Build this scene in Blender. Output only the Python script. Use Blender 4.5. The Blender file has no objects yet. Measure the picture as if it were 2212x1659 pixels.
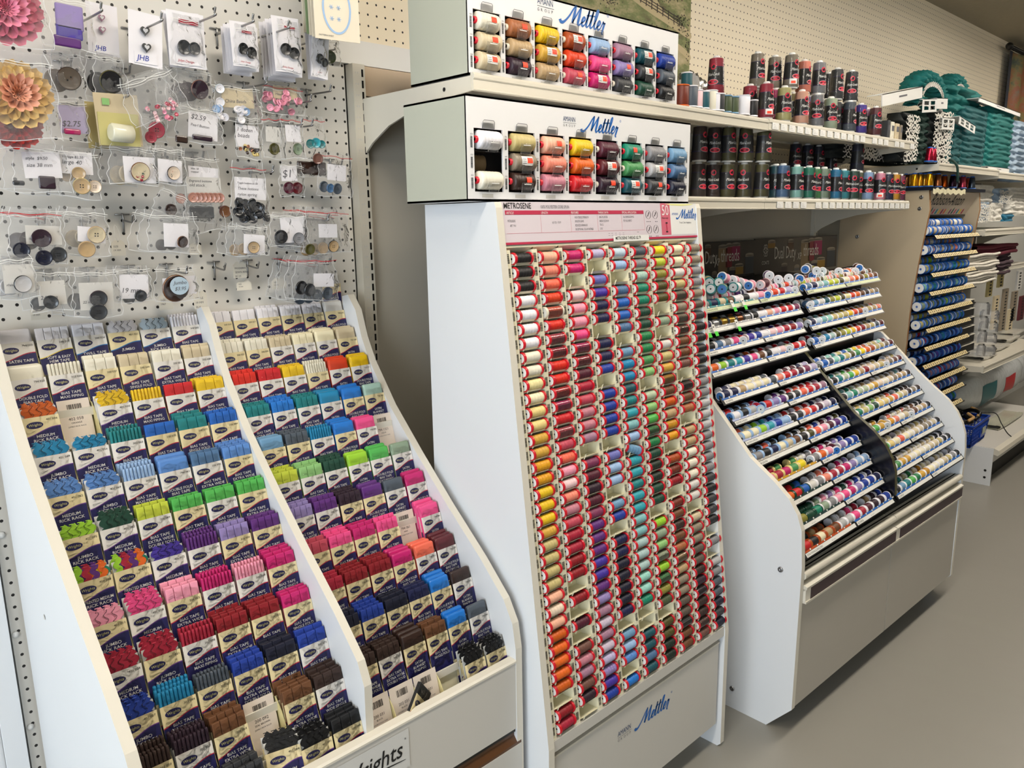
import bpy, bmesh, math, random
from mathutils import Vector, Matrix
random.seed(7)
S = bpy.context.scene
COL = S.collection
PI = math.pi
sin, cos = math.sin, math.cos

# ------------------------------------------------------------------ camera
F_PX, CXP, CYP = 1695.37, 1106.0, 829.5
YAW, PITCH, ROLL = 0.7671, 0.2025, -0.0155
CAM = Vector((0.0, -1.6992, 1.47))
_f = Vector((sin(YAW)*cos(PITCH), cos(YAW)*cos(PITCH), -sin(PITCH)))
_r0 = Vector((cos(YAW), -sin(YAW), 0)); _u0 = _r0.cross(_f)
_r = cos(ROLL)*_r0 + sin(ROLL)*_u0
_u = -sin(ROLL)*_r0 + cos(ROLL)*_u0
cd = bpy.data.cameras.new('camera'); cam = bpy.data.objects.new('camera', cd); COL.objects.link(cam)
cam.matrix_world = Matrix(((_r.x, _u.x, -_f.x, CAM.x), (_r.y, _u.y, -_f.y, CAM.y), (_r.z, _u.z, -_f.z, CAM.z), (0, 0, 0, 1)))
cd.sensor_fit = 'HORIZONTAL'; cd.sensor_width = 36.0; cd.lens = 36.0*F_PX/2212.0
cd.clip_start = 0.02; cd.clip_end = 60
S.camera = cam

def at(px, py, ax, v):
    """point of the real plane (axis = value) seen at a measured spot of the photograph"""
    d = _f + _r*((px-CXP)/F_PX) - _u*((py-CYP)/F_PX)
    i = 'xyz'.index(ax)
    return CAM + d*((v-CAM[i])/d[i])

# ------------------------------------------------------------------ colours
def lin(c):
    return tuple((x/12.92 if x <= 0.04045 else ((x+0.055)/1.055)**2.4) for x in c)
def hx(h):
    return tuple(int(h[i:i+2], 16)/255 for i in (0, 2, 4))
PAL = {}
for s in '''white:eceaf0 ivory:e9e4d2 cream:efe6c4 pale_yellow:ece0a4 light_yellow:e6d089 gold:d2a440 dark_gold:c08a1c
amber:dc9c18 yellow:e8c01c bright_yellow:f0d818 khaki:c2b278 pale_olive:c8c080 olive:8f8a38 dark_olive:4e4a20 black:17181c charcoal:34363a slate:4c5560
gray:86868a light_gray:b4b4b6 pale_gray:d4d2ce taupe:8e8270 dark_taupe:5c5248 tan:b89c74 beige:cfc0a0 brown:6b4428 dark_brown:34221c mauve_brown:6e4a40 rust:a84a1c
dark_rust:6e2a18 copper:a5643c orange:e2661c dark_orange:c85a10 red_orange:d8401c coral:ec6a50 salmon:ec8a74 peach:efb498 pale_peach:e6d2bc red:c81c24 bright_red:d82818
dark_red:8c1420 crimson:a81c38 burgundy:50182c rose:c0485c dusty_rose:c07c8c pale_pink:f0ccd0 pink:f09cb4 hot_pink:ec4c8c magenta:c41c6c plum:7c3458 dark_plum:2c1828
purple:5c2878 violet:44309c lilac:9080b8 lavender:b8b0d4 pale_lilac:c8bcd0 mauve:a07890 periwinkle:6c70b8 navy:161c48 dark_navy:10142c royal_blue:1c3c9c blue:1c60b8
bright_blue:1c74cc steel_blue:4c7098 light_steel:6c98bc light_blue:98b8e0 pale_blue:c0d4e4 cerulean:1884b4 cornflower:5888cc dark_teal:14505c teal:147c80 turquoise:30a0b0
light_teal:80b8bc pale_teal:a8c4c4 aqua:98d4c8 seafoam:a4c4b8 teal_green:148468 green:1c7c48 mid_green:4c9458 light_green:8cc078 bright_green:50b050 lime:98cc30
chartreuse:bcc83c dark_green:144434 green_black:16281f moss:485438 sage:8ca088 pale_sage:b4c4a8 maroon:5c1c24 silver:d0d0d4 multi:d05050'''.split():
    k, v = s.split(':'); PAL[k] = hx(v)
def C4(name):
    c = PAL[name] if isinstance(name, str) else name
    return (*lin(c), 1.0)
def nm(c): return c.replace('_', ' ')

# ------------------------------------------------------------------ materials
MT = {}
def mat(name, rgb=(.8, .8, .8), rough=.5, metal=0., oc=False, bump=None, emit=None, spec=.5, coat=0., noise=None):
    if name in MT: return MT[name]
    m = bpy.data.materials.new(name); m.use_nodes = True; MT[name] = m
    nt = m.node_tree; b = nt.nodes['Principled BSDF']
    c = rgb if not isinstance(rgb, str) else hx(rgb)
    b.inputs['Base Color'].default_value = (*lin(c), 1)
    b.inputs['Roughness'].default_value = rough; b.inputs['Metallic'].default_value = metal
    b.inputs['Specular IOR Level'].default_value = spec
    if coat: b.inputs['Coat Weight'].default_value = coat; b.inputs['Coat Roughness'].default_value = .12
    src = None
    if oc:
        oi = nt.nodes.new('ShaderNodeObjectInfo'); src = oi.outputs['Color']
        nt.links.new(src, b.inputs['Base Color'])
    if noise:   # (scale, amount): faint mottled wear, or weave
        tc = nt.nodes.new('ShaderNodeTexCoord'); n = nt.nodes.new('ShaderNodeTexNoise'); n.inputs['Scale'].default_value = noise[0]
        n.inputs['Detail'].default_value = 6
        nt.links.new(tc.outputs['Object'], n.inputs['Vector'])
        mp = nt.nodes.new('ShaderNodeMapRange'); mp.inputs[3].default_value = 1-noise[1]; mp.inputs[4].default_value = 1+noise[1]
        nt.links.new(n.outputs['Fac'], mp.inputs[0])
        mx = nt.nodes.new('ShaderNodeVectorMath'); mx.operation = 'SCALE'
        if src: nt.links.new(src, mx.inputs[0])
        else: mx.inputs[0].default_value = lin(c)
        nt.links.new(mp.outputs[0], mx.inputs['Scale']); nt.links.new(mx.outputs[0], b.inputs['Base Color'])
    if bump:    # (kind, scale, strength, distance)
        tc = nt.nodes.new('ShaderNodeTexCoord')
        if bump[0] == 'noise':
            n = nt.nodes.new('ShaderNodeTexNoise'); n.inputs['Scale'].default_value = bump[1]; out = n.outputs['Fac']
        else:
            n = nt.nodes.new('ShaderNodeTexWave'); n.inputs['Scale'].default_value = bump[1]; n.bands_direction = bump[0]; out = n.outputs['Fac']
            n.inputs['Distortion'].default_value = 1.0
        nt.links.new(tc.outputs['Object'], n.inputs['Vector'])
        bp = nt.nodes.new('ShaderNodeBump'); bp.inputs['Strength'].default_value = bump[2]; bp.inputs['Distance'].default_value = bump[3]
        nt.links.new(out, bp.inputs['Height']); nt.links.new(bp.outputs['Normal'], b.inputs['Normal'])
    if emit:
        b.inputs['Emission Color'].default_value = (*lin(emit[0]), 1); b.inputs['Emission Strength'].default_value = emit[1]
    return m

def clear_mat(name, haze=.08, gloss=.25, scale=60, bstr=.5, rough=.1, tint=(.97, .97, .97), dist=.004):
    if name in MT: return MT[name]
    m = bpy.data.materials.new(name); m.use_nodes = True; MT[name] = m
    nt = m.node_tree; nt.nodes.remove(nt.nodes['Principled BSDF']); out = nt.nodes['Material Output']
    N = nt.nodes.new; L = nt.links.new
    tr = N('ShaderNodeBsdfTransparent'); tr.inputs[0].default_value = (*tint, 1)
    df = N('ShaderNodeBsdfDiffuse'); df.inputs[0].default_value = (.85, .86, .88, 1)
    gl = N('ShaderNodeBsdfGlossy'); gl.inputs['Roughness'].default_value = rough
    tc = N('ShaderNodeTexCoord'); n = N('ShaderNodeTexNoise'); n.inputs['Scale'].default_value = scale; n.inputs['Detail'].default_value = 3; n.inputs['Distortion'].default_value = 1.2
    bp = N('ShaderNodeBump'); bp.inputs['Strength'].default_value = bstr; bp.inputs['Distance'].default_value = dist
    L(tc.outputs['Object'], n.inputs['Vector']); L(n.outputs['Fac'], bp.inputs['Height'])
    L(bp.outputs['Normal'], gl.inputs['Normal'])
    lw = N('ShaderNodeLayerWeight'); lw.inputs['Blend'].default_value = gloss
    L(bp.outputs['Normal'], lw.inputs['Normal'])
    m1 = N('ShaderNodeMixShader'); m1.inputs[0].default_value = haze; L(tr.outputs[0], m1.inputs[1]); L(df.outputs[0], m1.inputs[2])
    m2 = N('ShaderNodeMixShader'); L(lw.outputs['Fresnel'], m2.inputs[0]); L(m1.outputs[0], m2.inputs[1]); L(gl.outputs[0], m2.inputs[2])
    L(m2.outputs[0], out.inputs['Surface'])
    return m

def pegboard_mat(name, rgb, pitch=.0254, r=.0030, x0=0., z0=0., rough=.5):
    """painted hardboard with a punched grid of holes (the same grid from any side)"""
    m = mat(name, rgb, rough, noise=(3, .03)); nt = m.node_tree; b = nt.nodes['Principled BSDF']; N = nt.nodes.new; L = nt.links.new
    g = N('ShaderNodeNewGeometry'); sp = N('ShaderNodeSeparateXYZ'); L(g.outputs['Position'], sp.inputs[0])
    outs = []
    for ax, o in (('X', x0), ('Z', z0)):
        a = N('ShaderNodeMath'); a.operation = 'SUBTRACT'; L(sp.outputs[ax], a.inputs[0]); a.inputs[1].default_value = o-pitch/2
        w = N('ShaderNodeMath'); w.operation = 'WRAP'; L(a.outputs[0], w.inputs[0]); w.inputs[1].default_value = pitch; w.inputs[2].default_value = 0
        c = N('ShaderNodeMath'); c.operation = 'SUBTRACT'; L(w.outputs[0], c.inputs[0]); c.inputs[1].default_value = pitch/2
        q = N('ShaderNodeMath'); q.operation = 'POWER'; L(c.outputs[0], q.inputs[0]); q.inputs[1].default_value = 2; outs.append(q)
    s = N('ShaderNodeMath'); s.operation = 'ADD'; L(outs[0].outputs[0], s.inputs[0]); L(outs[1].outputs[0], s.inputs[1])
    lt = N('ShaderNodeMath'); lt.operation = 'LESS_THAN'; L(s.outputs[0], lt.inputs[0]); lt.inputs[1].default_value = r*r
    mx = N('ShaderNodeMix'); mx.data_type = 'RGBA'; L(lt.outputs[0], mx.inputs[0])
    src = b.inputs['Base Color'].links[0].from_socket
    L(src, mx.inputs[6]); mx.inputs[7].default_value = (.012, .011, .010, 1); L(mx.outputs[2], b.inputs['Base Color'])
    return m

# ------------------------------------------------------------------ mesh building
class MB:
    def __init__(s): s.v = []; s.f = []; s.m = []; s.sm = []; s.mats = []
    def mi(s, m):
        if m not in s.mats: s.mats.append(m)
        return s.mats.index(m)
    def add(s, vs, fs, m, smooth=False):
        o = len(s.v); s.v += [tuple(p) for p in vs]; k = s.mi(m)
        for f in fs: s.f.append([i+o for i in f]); s.m.append(k); s.sm.append(smooth)
        return s
    def box(s, x0, x1, y0, y1, z0, z1, m, rot=None, org=None):
        vs = [Vector((x, y, z)) for x in (x0, x1) for y in (y0, y1) for z in (z0, z1)]
        if rot is not None:
            o = Vector(org if org else ((x0+x1)/2, (y0+y1)/2, (z0+z1)/2)); vs = [rot @ (p-o)+o for p in vs]
        return s.add(vs, [(0, 1, 3, 2), (4, 6, 7, 5), (0, 4, 5, 1), (2, 3, 7, 6), (0, 2, 6, 4), (1, 5, 7, 3)], m)
    def rbox(s, x0, x1, y0, y1, z0, z1, m, r=.003, seg=2):
        bm = bmesh.new(); bmesh.ops.create_cube(bm, size=1)
        for v in bm.verts: v.co = Vector(((x0+x1)/2+v.co.x*(x1-x0), (y0+y1)/2+v.co.y*(y1-y0), (z0+z1)/2+v.co.z*(z1-z0)))
        bmesh.ops.bevel(bm, geom=bm.edges[:], offset=min(r, abs(x1-x0)*.49, abs(y1-y0)*.49, abs(z1-z0)*.49), segments=seg, affect='EDGES', profile=.5)
        bm.verts.index_update(); s.add([v.co[:] for v in bm.verts], [[v.index for v in f.verts] for f in bm.faces], m); bm.free(); return s
    def prism(s, pts, ax, a0, a1, m, me=None):
        """polygon of the two other axes, drawn out along ax; me = material of the cut edge"""
        n = len(pts)
        def P(a, p):
            return {'x': (a, p[0], p[1]), 'y': (p[0], a, p[1]), 'z': (p[0], p[1], a)}[ax]
        vs = [P(a0, p) for p in pts]+[P(a1, p) for p in pts]
        s.add(vs, [list(range(n))[::-1], list(range(n, 2*n))], m)
        s.add(vs, [(i, (i+1) % n, n+(i+1) % n, n+i) for i in range(n)], me or m)
        return s
    def lathe(s, prof, n, m, c=(0, 0, 0), ax='z', smooth=True, cap=True):
        vs = []; k = len(prof)
        for i in range(n):
            a = 2*PI*i/n
            for r, h in prof:
                p = {'z': (r*cos(a), r*sin(a), h), 'x': (h, r*cos(a), r*sin(a)), 'y': (r*cos(a), h, r*sin(a))}[ax]
                vs.append((p[0]+c[0], p[1]+c[1], p[2]+c[2]))
        fs = [(i*k+j, ((i+1) % n)*k+j, ((i+1) % n)*k+j+1, i*k+j+1) for i in range(n) for j in range(k-1)]
        s.add(vs, fs, m, smooth)
        if cap:
            s.add([vs[i*k] for i in range(n)], [list(range(n))[::-1]], m); s.add([vs[i*k+k-1] for i in range(n)], [list(range(n))], m)
        return s
    def tube(s, pts, r, m, n=6, closed=False):
        P = [Vector(p) for p in pts]; vs = []; up = None
        for i, p in enumerate(P):
            t = (P[min(i+1, len(P)-1)]-P[max(i-1, 0)]).normalized()
            if up is None or abs(up.dot(t)) > .95: up = Vector((0, 0, 1)) if abs(t.z) < .9 else Vector((1, 0, 0))
            a = t.cross(up).normalized(); b = a.cross(t); up = b
            for k in range(n): vs.append(p+r*(cos(2*PI*k/n)*a+sin(2*PI*k/n)*b))
        L = len(P)
        fs = [(i*n+k, i*n+(k+1) % n, (i+1)*n+(k+1) % n, (i+1)*n+k) for i in range(L-1) for k in range(n)]
        fs += [list(range(n))[::-1], [(L-1)*n+k for k in range(n)]]
        return s.add(vs, fs, m, True)
    def surf(s, fn, nu, nv, m, smooth=True, closeu=False):
        vs = [fn(u/nu, v/nv) for u in range(nu+1) for v in range(nv+1)]
        fs = [(u*(nv+1)+v, (u+1)*(nv+1)+v, (u+1)*(nv+1)+v+1, u*(nv+1)+v+1) for u in range(nu) for v in range(nv)]
        return s.add(vs, fs, m, smooth)
    def poly(s, pts, m, fn=None):
        """flat polygon from 2-D points, mapped to space by fn(u, v)"""
        return s.add([fn(*p) for p in pts], [list(range(len(pts)))], m)
    def rect(s, u0, u1, v0, v1, m, fn): return s.poly([(u0, v0), (u1, v0), (u1, v1), (u0, v1)], m, fn)
    def disc(s, u, v, ru, rv, m, fn, n=20): return s.poly([(u+ru*cos(2*PI*i/n), v+rv*sin(2*PI*i/n)) for i in range(n)], m, fn)
    def band(s, pts, m, fn):
        """ribbon: list of (u, v_low, v_high)"""
        n = len(pts); vs = [fn(p[0], p[1]) for p in pts]+[fn(p[0], p[2]) for p in pts]
        return s.add(vs, [(i, i+1, n+i+1, n+i) for i in range(n-1)], m)
    def stroke(s, pts, w, m, fn, closed=False):
        """flat brush stroke through 2-D points; w = width or list of widths"""
        P = catmull(pts, 5); n = len(P)
        W = [w]*n if not isinstance(w, (list, tuple)) else [w[min(int(i/(n-1)*(len(w)-1)), len(w)-2)]*(1-((i/(n-1)*(len(w)-1)) % 1 if i < n-1 else 1))+w[min(int(i/(n-1)*(len(w)-1)), len(w)-2)+1]*((i/(n-1)*(len(w)-1)) % 1 if i < n-1 else 1) for i in range(n)]
        a = []; b = []
        for i in range(n):
            q0 = P[max(i-1, 0)]; q1 = P[min(i+1, n-1)]; dx, dy = q1[0]-q0[0], q1[1]-q0[1]; l = math.hypot(dx, dy) or 1
            a.append(fn(P[i][0]-dy/l*W[i]/2, P[i][1]+dx/l*W[i]/2)); b.append(fn(P[i][0]+dy/l*W[i]/2, P[i][1]-dx/l*W[i]/2))
        return s.add(a+b, [(i, n+i, n+i+1, i+1) for i in range(n-1)], m)
    def text(s, t, size, m, fn, u=0, v=0, align='L', shear=0, sx=1., bold=0):
        vs, fs = text_geo(t, bold)
        if not vs: return s
        x0 = min(p[0] for p in vs); x1 = max(p[0] for p in vs); w = (x1-x0)*size*sx
        du = {'L': 0, 'C': -w/2, 'R': -w}[align]
        return s.add([fn(u+du+(p[0]-x0)*size*sx+shear*p[1]*size, v+p[1]*size) for p in vs], fs, m)
    def build(s, name, parent=None, loc=None, smooth_all=False):
        me = bpy.data.meshes.new(name); me.from_pydata(s.v, [], s.f)
        for m in s.mats: me.materials.append(m)
        me.polygons.foreach_set('material_index', s.m); me.polygons.foreach_set('use_smooth', s.sm); me.update()
        return link(name, me, parent, loc)

def catmull(pts, k=5):
    if len(pts) < 3: return list(pts)
    P = [pts[0]]+list(pts)+[pts[-1]]; out = []
    for i in range(1, len(P)-2):
        for j in range(k):
            t = j/k; a, b, c, d = P[i-1], P[i], P[i+1], P[i+2]
            out.append(tuple(.5*((2*b[q])+(-a[q]+c[q])*t+(2*a[q]-5*b[q]+4*c[q]-d[q])*t*t+(-a[q]+3*b[q]-3*c[q]+d[q])*t**3) for q in range(len(a))))
    out.append(tuple(pts[-1])); return out

_TG = {}
def text_geo(t, bold=0):
    k = (t, bold)
    if k not in _TG:
        c = bpy.data.curves.new('t', 'FONT'); c.body = t; c.resolution_u = 2; c.size = 1.0; c.offset = min(bold, .006)
        o = bpy.data.objects.new('t', c); me = bpy.data.meshes.new_from_object(o)
        _TG[k] = ([(v.co.x, v.co.y) for v in me.vertices], [list(p.vertices) for p in me.polygons])
        bpy.data.objects.remove(o); bpy.data.curves.remove(c); bpy.data.meshes.remove(me)
    return _TG[k]

def link(name, me, parent=None, loc=None):
    o = bpy.data.objects.new(name, me); COL.objects.link(o)
    if parent: o.parent = parent
    if loc is not None: o.location = loc
    return o
def empty(name, loc=(0, 0, 0), rot=None, label=None, cat=None, group=None):
    o = bpy.data.objects.new(name, None); COL.objects.link(o); o.location = loc; o.empty_display_size = .02
    if rot: o.rotation_euler = rot
    return tag(o, label, cat, group)
def tag(o, label=None, cat=None, group=None, kind=None):
    if label: o['label'] = label
    if cat: o['category'] = cat
    if group: o['group'] = group
    if kind: o['kind'] = kind
    return o
def thing(name, label, cat, parts, loc=(0, 0, 0), rot=None, group=None, color=None):
    """parts: list of (part name, shared mesh, colour or None, [sub-parts])"""
    r = empty(name, loc, rot, label, cat, group)
    def put(par, ps):
        for p in ps:
            o = link(p[0], p[1], par)
            if p[2] is not None: o.color = C4(p[2])
            if len(p) > 3 and isinstance(p[3], list): put(o, p[3])
            if len(p) > 4: o['label'] = p[4]
    put(r, parts); return r
def mesh_of(mb, name):
    me = bpy.data.meshes.new(name); me.from_pydata(mb.v, [], mb.f)
    for m in mb.mats: me.materials.append(m)
    me.polygons.foreach_set('material_index', mb.m); me.polygons.foreach_set('use_smooth', mb.sm); me.update()
    return me
def front(x, y, z):   # local frame of a surface facing the aisle: u to the right, v up
    return lambda u, v: (x+u, y, z+v)
ORD = 'zeroth first second third fourth fifth sixth seventh eighth ninth tenth eleventh twelfth thirteenth fourteenth fifteenth sixteenth seventeenth eighteenth nineteenth twentieth'.split()
def ordn(i):
    if i <= 20: return ORD[i]
    if i < 30: return 'twenty-'+ORD[i-20]
    if i == 30: return 'thirtieth'
    return 'thirty-'+ORD[i-30]

M_white = mat('white_laminate', (.88, .89, .90), .45, noise=(4, .02))
M_whiteg = mat('grey_white_laminate', (.80, .79, .765), .45, noise=(3, .03))
M_edge = mat('cream_edge_banding', (.86, .84, .79), .5)
M_metal = mat('cream_shelf_enamel', (.82, .80, .745), .42, noise=(6, .04))
M_cream = mat('cream_plastic', (.93, .91, .80), .4)
M_yell = mat('yellowed_plastic', (.90, .85, .62), .45)
M_chrome = mat('zinc_wire', (.62, .62, .62), .28, 1.0)
M_black = mat('black_plastic', (.03, .032, .035), .35)
M_ink = mat('black_ink', (.06, .06, .07), .6)
M_grayink = mat('grey_ink', (.35, .35, .38), .6)
M_paper = mat('white_paper', (.90, .90, .89), .7)
M_bluelogo = mat('blue_ink', (.02, .34, .66), .5)
M_red = mat('red_plastic', (.78, .07, .15), .35)
M_orangest = mat('fluorescent_orange_sticker', (1.0, .29, .17), .5)
M_clear = clear_mat('clear_film', .0, .14, 55, .9, .07, (.995, .995, .995), .006)
M_bag = clear_mat('clear_bag_film', .06, .15, 42, .65, .10, dist=.010)
M_acryl = clear_mat('clear_acrylic', .05, .22, 5, .0, .05)
# ------------------------------------------------------------------ room
def struct(o): o['kind'] = 'structure'; return o
mb = MB(); mb.box(-3.2, 9.5, -4.6, .12, -.05, 0, mat('painted_concrete', (.57, .56, .53), .38, noise=(1.3, .05), bump=('noise', 9, .05, .01)))
struct(mb.build('floor'))
mb = MB(); mb.box(-3.2, 9.5, -4.6, .12, 2.60, 2.66, mat('ceiling_paint', (.60, .57, .50), .9, noise=(25, .06), bump=('noise', 60, .3, .01)))
struct(mb.build('ceiling'))
mb = MB(); mb.box(-3.2, 9.5, .03, .12, 0, 2.60, mat('wall_paint', (.80, .80, .78), .7))
struct(mb.build('wall_back'))
mb = MB(); mb.box(9.4, 9.5, -4.6, .03, 0, 2.6, mat('wall_paint_end', (.62, .60, .56), .8)); struct(mb.build('wall_right'))
mb = MB(); mb.box(-3.2, 9.4, -4.62, -4.55, 0, 2.6, mat('wall_paint_far', (.66, .65, .62), .8)); struct(mb.build('wall_front'))

X0P, Z0P = .3558, .0416+1.47
PEGL = pegboard_mat('white_pegboard', (.87, .86, .835), x0=X0P, z0=Z0P, r=.0031)
PEGC = pegboard_mat('cream_pegboard', (.93, .885, .79), x0=2.5425, z0=2.1445, r=.0027)
mb = MB(); mb.box(.267, 1.098, 0, .006, .05, 2.6, PEGL)
tag(mb.build('pegboard'), 'white pegboard panel that the button bags hang from', 'pegboard')
mb = MB(); mb.box(1.03, 1.45, -.004, .002, 1.903, 2.6, PEGC)
tag(mb.build('pegboard'), 'cream pegboard piece above the corner upright beside the white display box', 'pegboard')
mb = MB(); mb.box(2.535, 9.4, -.006, 0, 1.70, 2.6, PEGC)
tag(mb.build('pegboard'), 'long cream pegboard covering the wall above the shelves', 'pegboard')
# white push rivets down the left edge of the white pegboard
rv = MB(); rv.lathe([(.0001, -.004), (.0022, -.004), (.0042, -.002), (.0062, -.0015), (.0065, 0)], 16, M_paper, ax='y', cap=False)
rvm = mesh_of(rv, 'rivet')
for k, (px, py) in enumerate(((3, 1156), (34, 1371), (66, 1570))):
    o = link('push_rivet', rvm, None, at(px, py, 'y', -.001)); tag(o, ['topmost', 'middle', 'lowest'][k]+' white push rivet on the left edge of the white pegboard', 'rivet')
mb = MB(); mb.box(.225, .262, -.012, .0, 0, 2.6, M_white); mb.box(.10, .225, .004, .03, 0, 2.6, M_white)
tag(mb.build('door_frame'), 'white trim board left of the pegboard edge', 'frame')

# slotted uprights
def upright(x, z1, label, z0=0):
    mb = MB(); mb.box(x-.020, x+.014, -.03, .0, z0, z1, M_metal)
    for k in range(int((z1-z0)/.0254)-1):
        z = z1-.02-k*.0254; mb.box(x+.004, x+.0085, -.0312, -.0295, z-.0085, z+.0085, M_black)
        for q in (-.013, -.007): mb.box(x+q, x+q+.0025, -.0306, -.0298, z-.002, z+.002, M_whiteg)
    tag(mb.build('slotted_upright'), label, 'shelf upright')
upright(1.122, 1.845, 'slotted cream upright right of the button pegboard')
upright(2.3455, 1.70, 'slotted upright behind the thread posters')
upright(3.57, 1.72, 'slotted upright beside the maple spool cabinet')
# back panels
M_gback = mat('grey_beige_panel', (.76, .735, .68), .55, noise=(2.5, .06))
mb = MB(); mb.box(1.137, 2.33, -.012, 0, 0, 1.775, M_gback); tag(mb.build('back_panel'), 'grey beige back panel behind the white thread rack', 'panel')
mb = MB(); mb.box(2.36, 3.555, -.012, 0, 0, 1.70, M_gback); tag(mb.build('back_panel'), 'grey back panel behind the thread cabinet posters', 'panel')
mb = MB(); mb.box(1.137, 1.46, -.014, 0, 1.777, 1.845, mat('worn_beige_board', (.78, .70, .60), .6, noise=(8, .08))); tag(mb.build('filler_board'), 'worn beige board strip above the curved shelf bracket', 'board')
mb = MB(); mb.box(1.04, 1.46, -.012, 0, 1.847, 1.902, M_paper); tag(mb.build('filler_board'), 'plain white strip under the cream pegboard piece', 'board')

# ------------------------------------------------------------------ shelves
_b = MB(); _b.box(0, .038, 0, .002, -.020, 0, M_paper)
for q in range(3): _b.rect(.004, .014+.006*q, -.0055-.005*q, -.005-.005*q, M_grayink, front(0, -.0002, 0))
PTAG = mesh_of(_b, 'price_tag')
def shelf(name, x0, x1, ztop, dep, label, lip=.030, holes=True, tags=None, brkL=True, brkR=True, zig=False, y0=-.012):
    t = empty(name, (x0, 0, ztop), None, label, 'shelf')
    w = x1-x0
    mb = MB(); mb.box(.002, w-.002, -dep+.012, y0, -.009, -.001, M_metal); mb.box(.002, w-.002, -dep+.10, -dep+.13, -.016, -.009, M_metal); mb.box(.002, w-.002, -dep+.26, -dep+.29, -.016, -.009, M_metal)
    # moulded price rail on the front
    pr = [(-dep+.012, .004), (-dep+.004, .005), (-dep, .0), (-dep, -.006), (-dep+.003, -.008), (-dep+.003, -lip+.004), (-dep, -lip+.002), (-dep+.001, -lip), (-dep+.012, -lip)]
    mb.prism(pr, 'x', 0, w, M_metal)
    mb.build('shelf_board', t)
    for on, xx in ((brkL, 0), (brkR, w-.004)):
        if not on: continue
        b = MB(); top = -.001; bp = [(y0, top), (-dep+.01, top), (-dep+.008, -.030), (-dep*.72, -.038), (-dep*.5, -.050), (-dep*.3, -.072), (-dep*.14, -.105), (y0, -.14)]
        b.prism(bp, 'x', xx-.001, xx+.004, M_metal)
        b.lathe([(.0001, -.0015), (.0045, -.0012)], 10, M_black, c=(xx-.001 if xx == 0 else xx+.0045, -dep*.78, -.018), ax='x')
        b.build('bracket', t)
    if tags:
        n = int(w/.055)
        for k in range(n):
            if random.random() < .8: link('price_tag', PTAG, t, (.02+k*.055, -dep-.001, -.006))
    return t
shelf('display_shelf', 1.128, 2.345, 1.768, .432, 'long cream shelf carrying the upper white thread display box')
shelf('display_shelf', 2.347, 3.56, 1.770, .432, 'cream shelf with price tags under the row of thread cones', tags=True)
shelf('display_shelf', 1.80, 2.345, 1.530, .432, 'cream shelf end under the dark brown thread cones', brkL=False)
shelf('display_shelf', 2.347, 3.56, 1.530, .432, 'cream shelf with price tags under the pastel thread cones', tags=True)
shelf('display_shelf', 3.89, 4.79, 1.700, .43, 'cream shelf carrying the teal ruffled lace')
shelf('display_shelf', 4.80, 6.02, 1.690, .43, 'cream upper shelf at the right edge carrying blue lace')
shelf('display_shelf', 4.66, 6.02, 1.395, .43, 'cream shelf under the folded white lace packs')
shelf('display_shelf', 4.74, 6.02, .665, .47, 'deep cream shelf above the fibre filling bags', lip=.035)
shelf('display_shelf', 5.02, 6.02, 1.17, .33, 'narrow cream shelf behind the maroon cloth')

# base shelf with kick plate
t = empty('base_shelf', (4.78, 0, 0), None, 'white base shelf unit holding the blue basket', 'shelf unit')
mb = MB(); mb.box(0, 1.24, -.55, 0, .135, .215, M_whiteg); mb.prism([(-.55, .215), (-.575, .205), (-.58, .185), (-.57, .175), (-.55, .18)], 'x', .0, 1.24, M_metal); mb.build('deck', t)
mb = MB(); mb.box(-.007, -.001, -.55, 0, .0, .213, M_white)
for zz in (.085, .045): mb.lathe([(.0001, -.0015), (.007, -.001)], 12, M_black, c=(-.0072, -.52, zz), ax='x')
mb.build('end_plate', t)
mb = MB(); mb.box(.01, 1.24, -.50, -.49, .0, .14, mat('kick_board_dark', (.11, .105, .09), .6)); mb.build('kick_board', t)
mb = MB(); mb.box(3.56, 6.0, -.012, 0, 0, 1.70, mat('grey_back_steel', (.52, .52, .50), .5)); tag(mb.build('back_panel'), 'grey back panel behind the right hand goods', 'panel')

# ------------------------------------------------------------------ hanging banner / picture
mb = MB()
def hill(seedk):
    m = bpy.data.materials.new('landscape_print'); m.use_nodes = True; nt = m.node_tree; b = nt.nodes['Principled BSDF']; N = nt.nodes.new; L = nt.links.new
    tc = N('ShaderNodeTexCoord'); mp = N('ShaderNodeMapping'); mp.inputs['Rotation'].default_value = (0, .5, 0); mp.inputs['Scale'].default_value = (1, 1, 2.2)
    L(tc.outputs['Object'], mp.inputs[0])
    n = N('ShaderNodeTexNoise'); n.inputs['Scale'].default_value = 4.5; n.inputs['Detail'].default_value = 9; n.inputs['Roughness'].default_value = .7; L(mp.outputs[0], n.inputs['Vector'])
    r = N('ShaderNodeValToRGB'); e = r.color_ramp.elements
    cols = seedk; e[0].position = .28; e[0].color = (*lin(hx(cols[0])), 1); e[1].position = .75; e[1].color = (*lin(hx(cols[-1])), 1)
    for i, c in enumerate(cols[1:-1]):
        x = e.new(.38+.09*i); x.color = (*lin(hx(c)), 1)
    L(n.outputs['Fac'], r.inputs[0]); L(r.outputs[0], b.inputs['Base Color']); b.inputs['Roughness'].default_value = .55; return m
mb.box(1.47, 2.53, -.012, -.001, 1.70, 2.45, hill(['2c2418', '5c5030', '6f7a44', 'a89c74', 'cfc2a0']))
g = MB()
t = mb.build('landscape_poster'); tag(t, 'landscape poster of a fenced hill path on the wall behind the white display box', 'poster')
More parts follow.
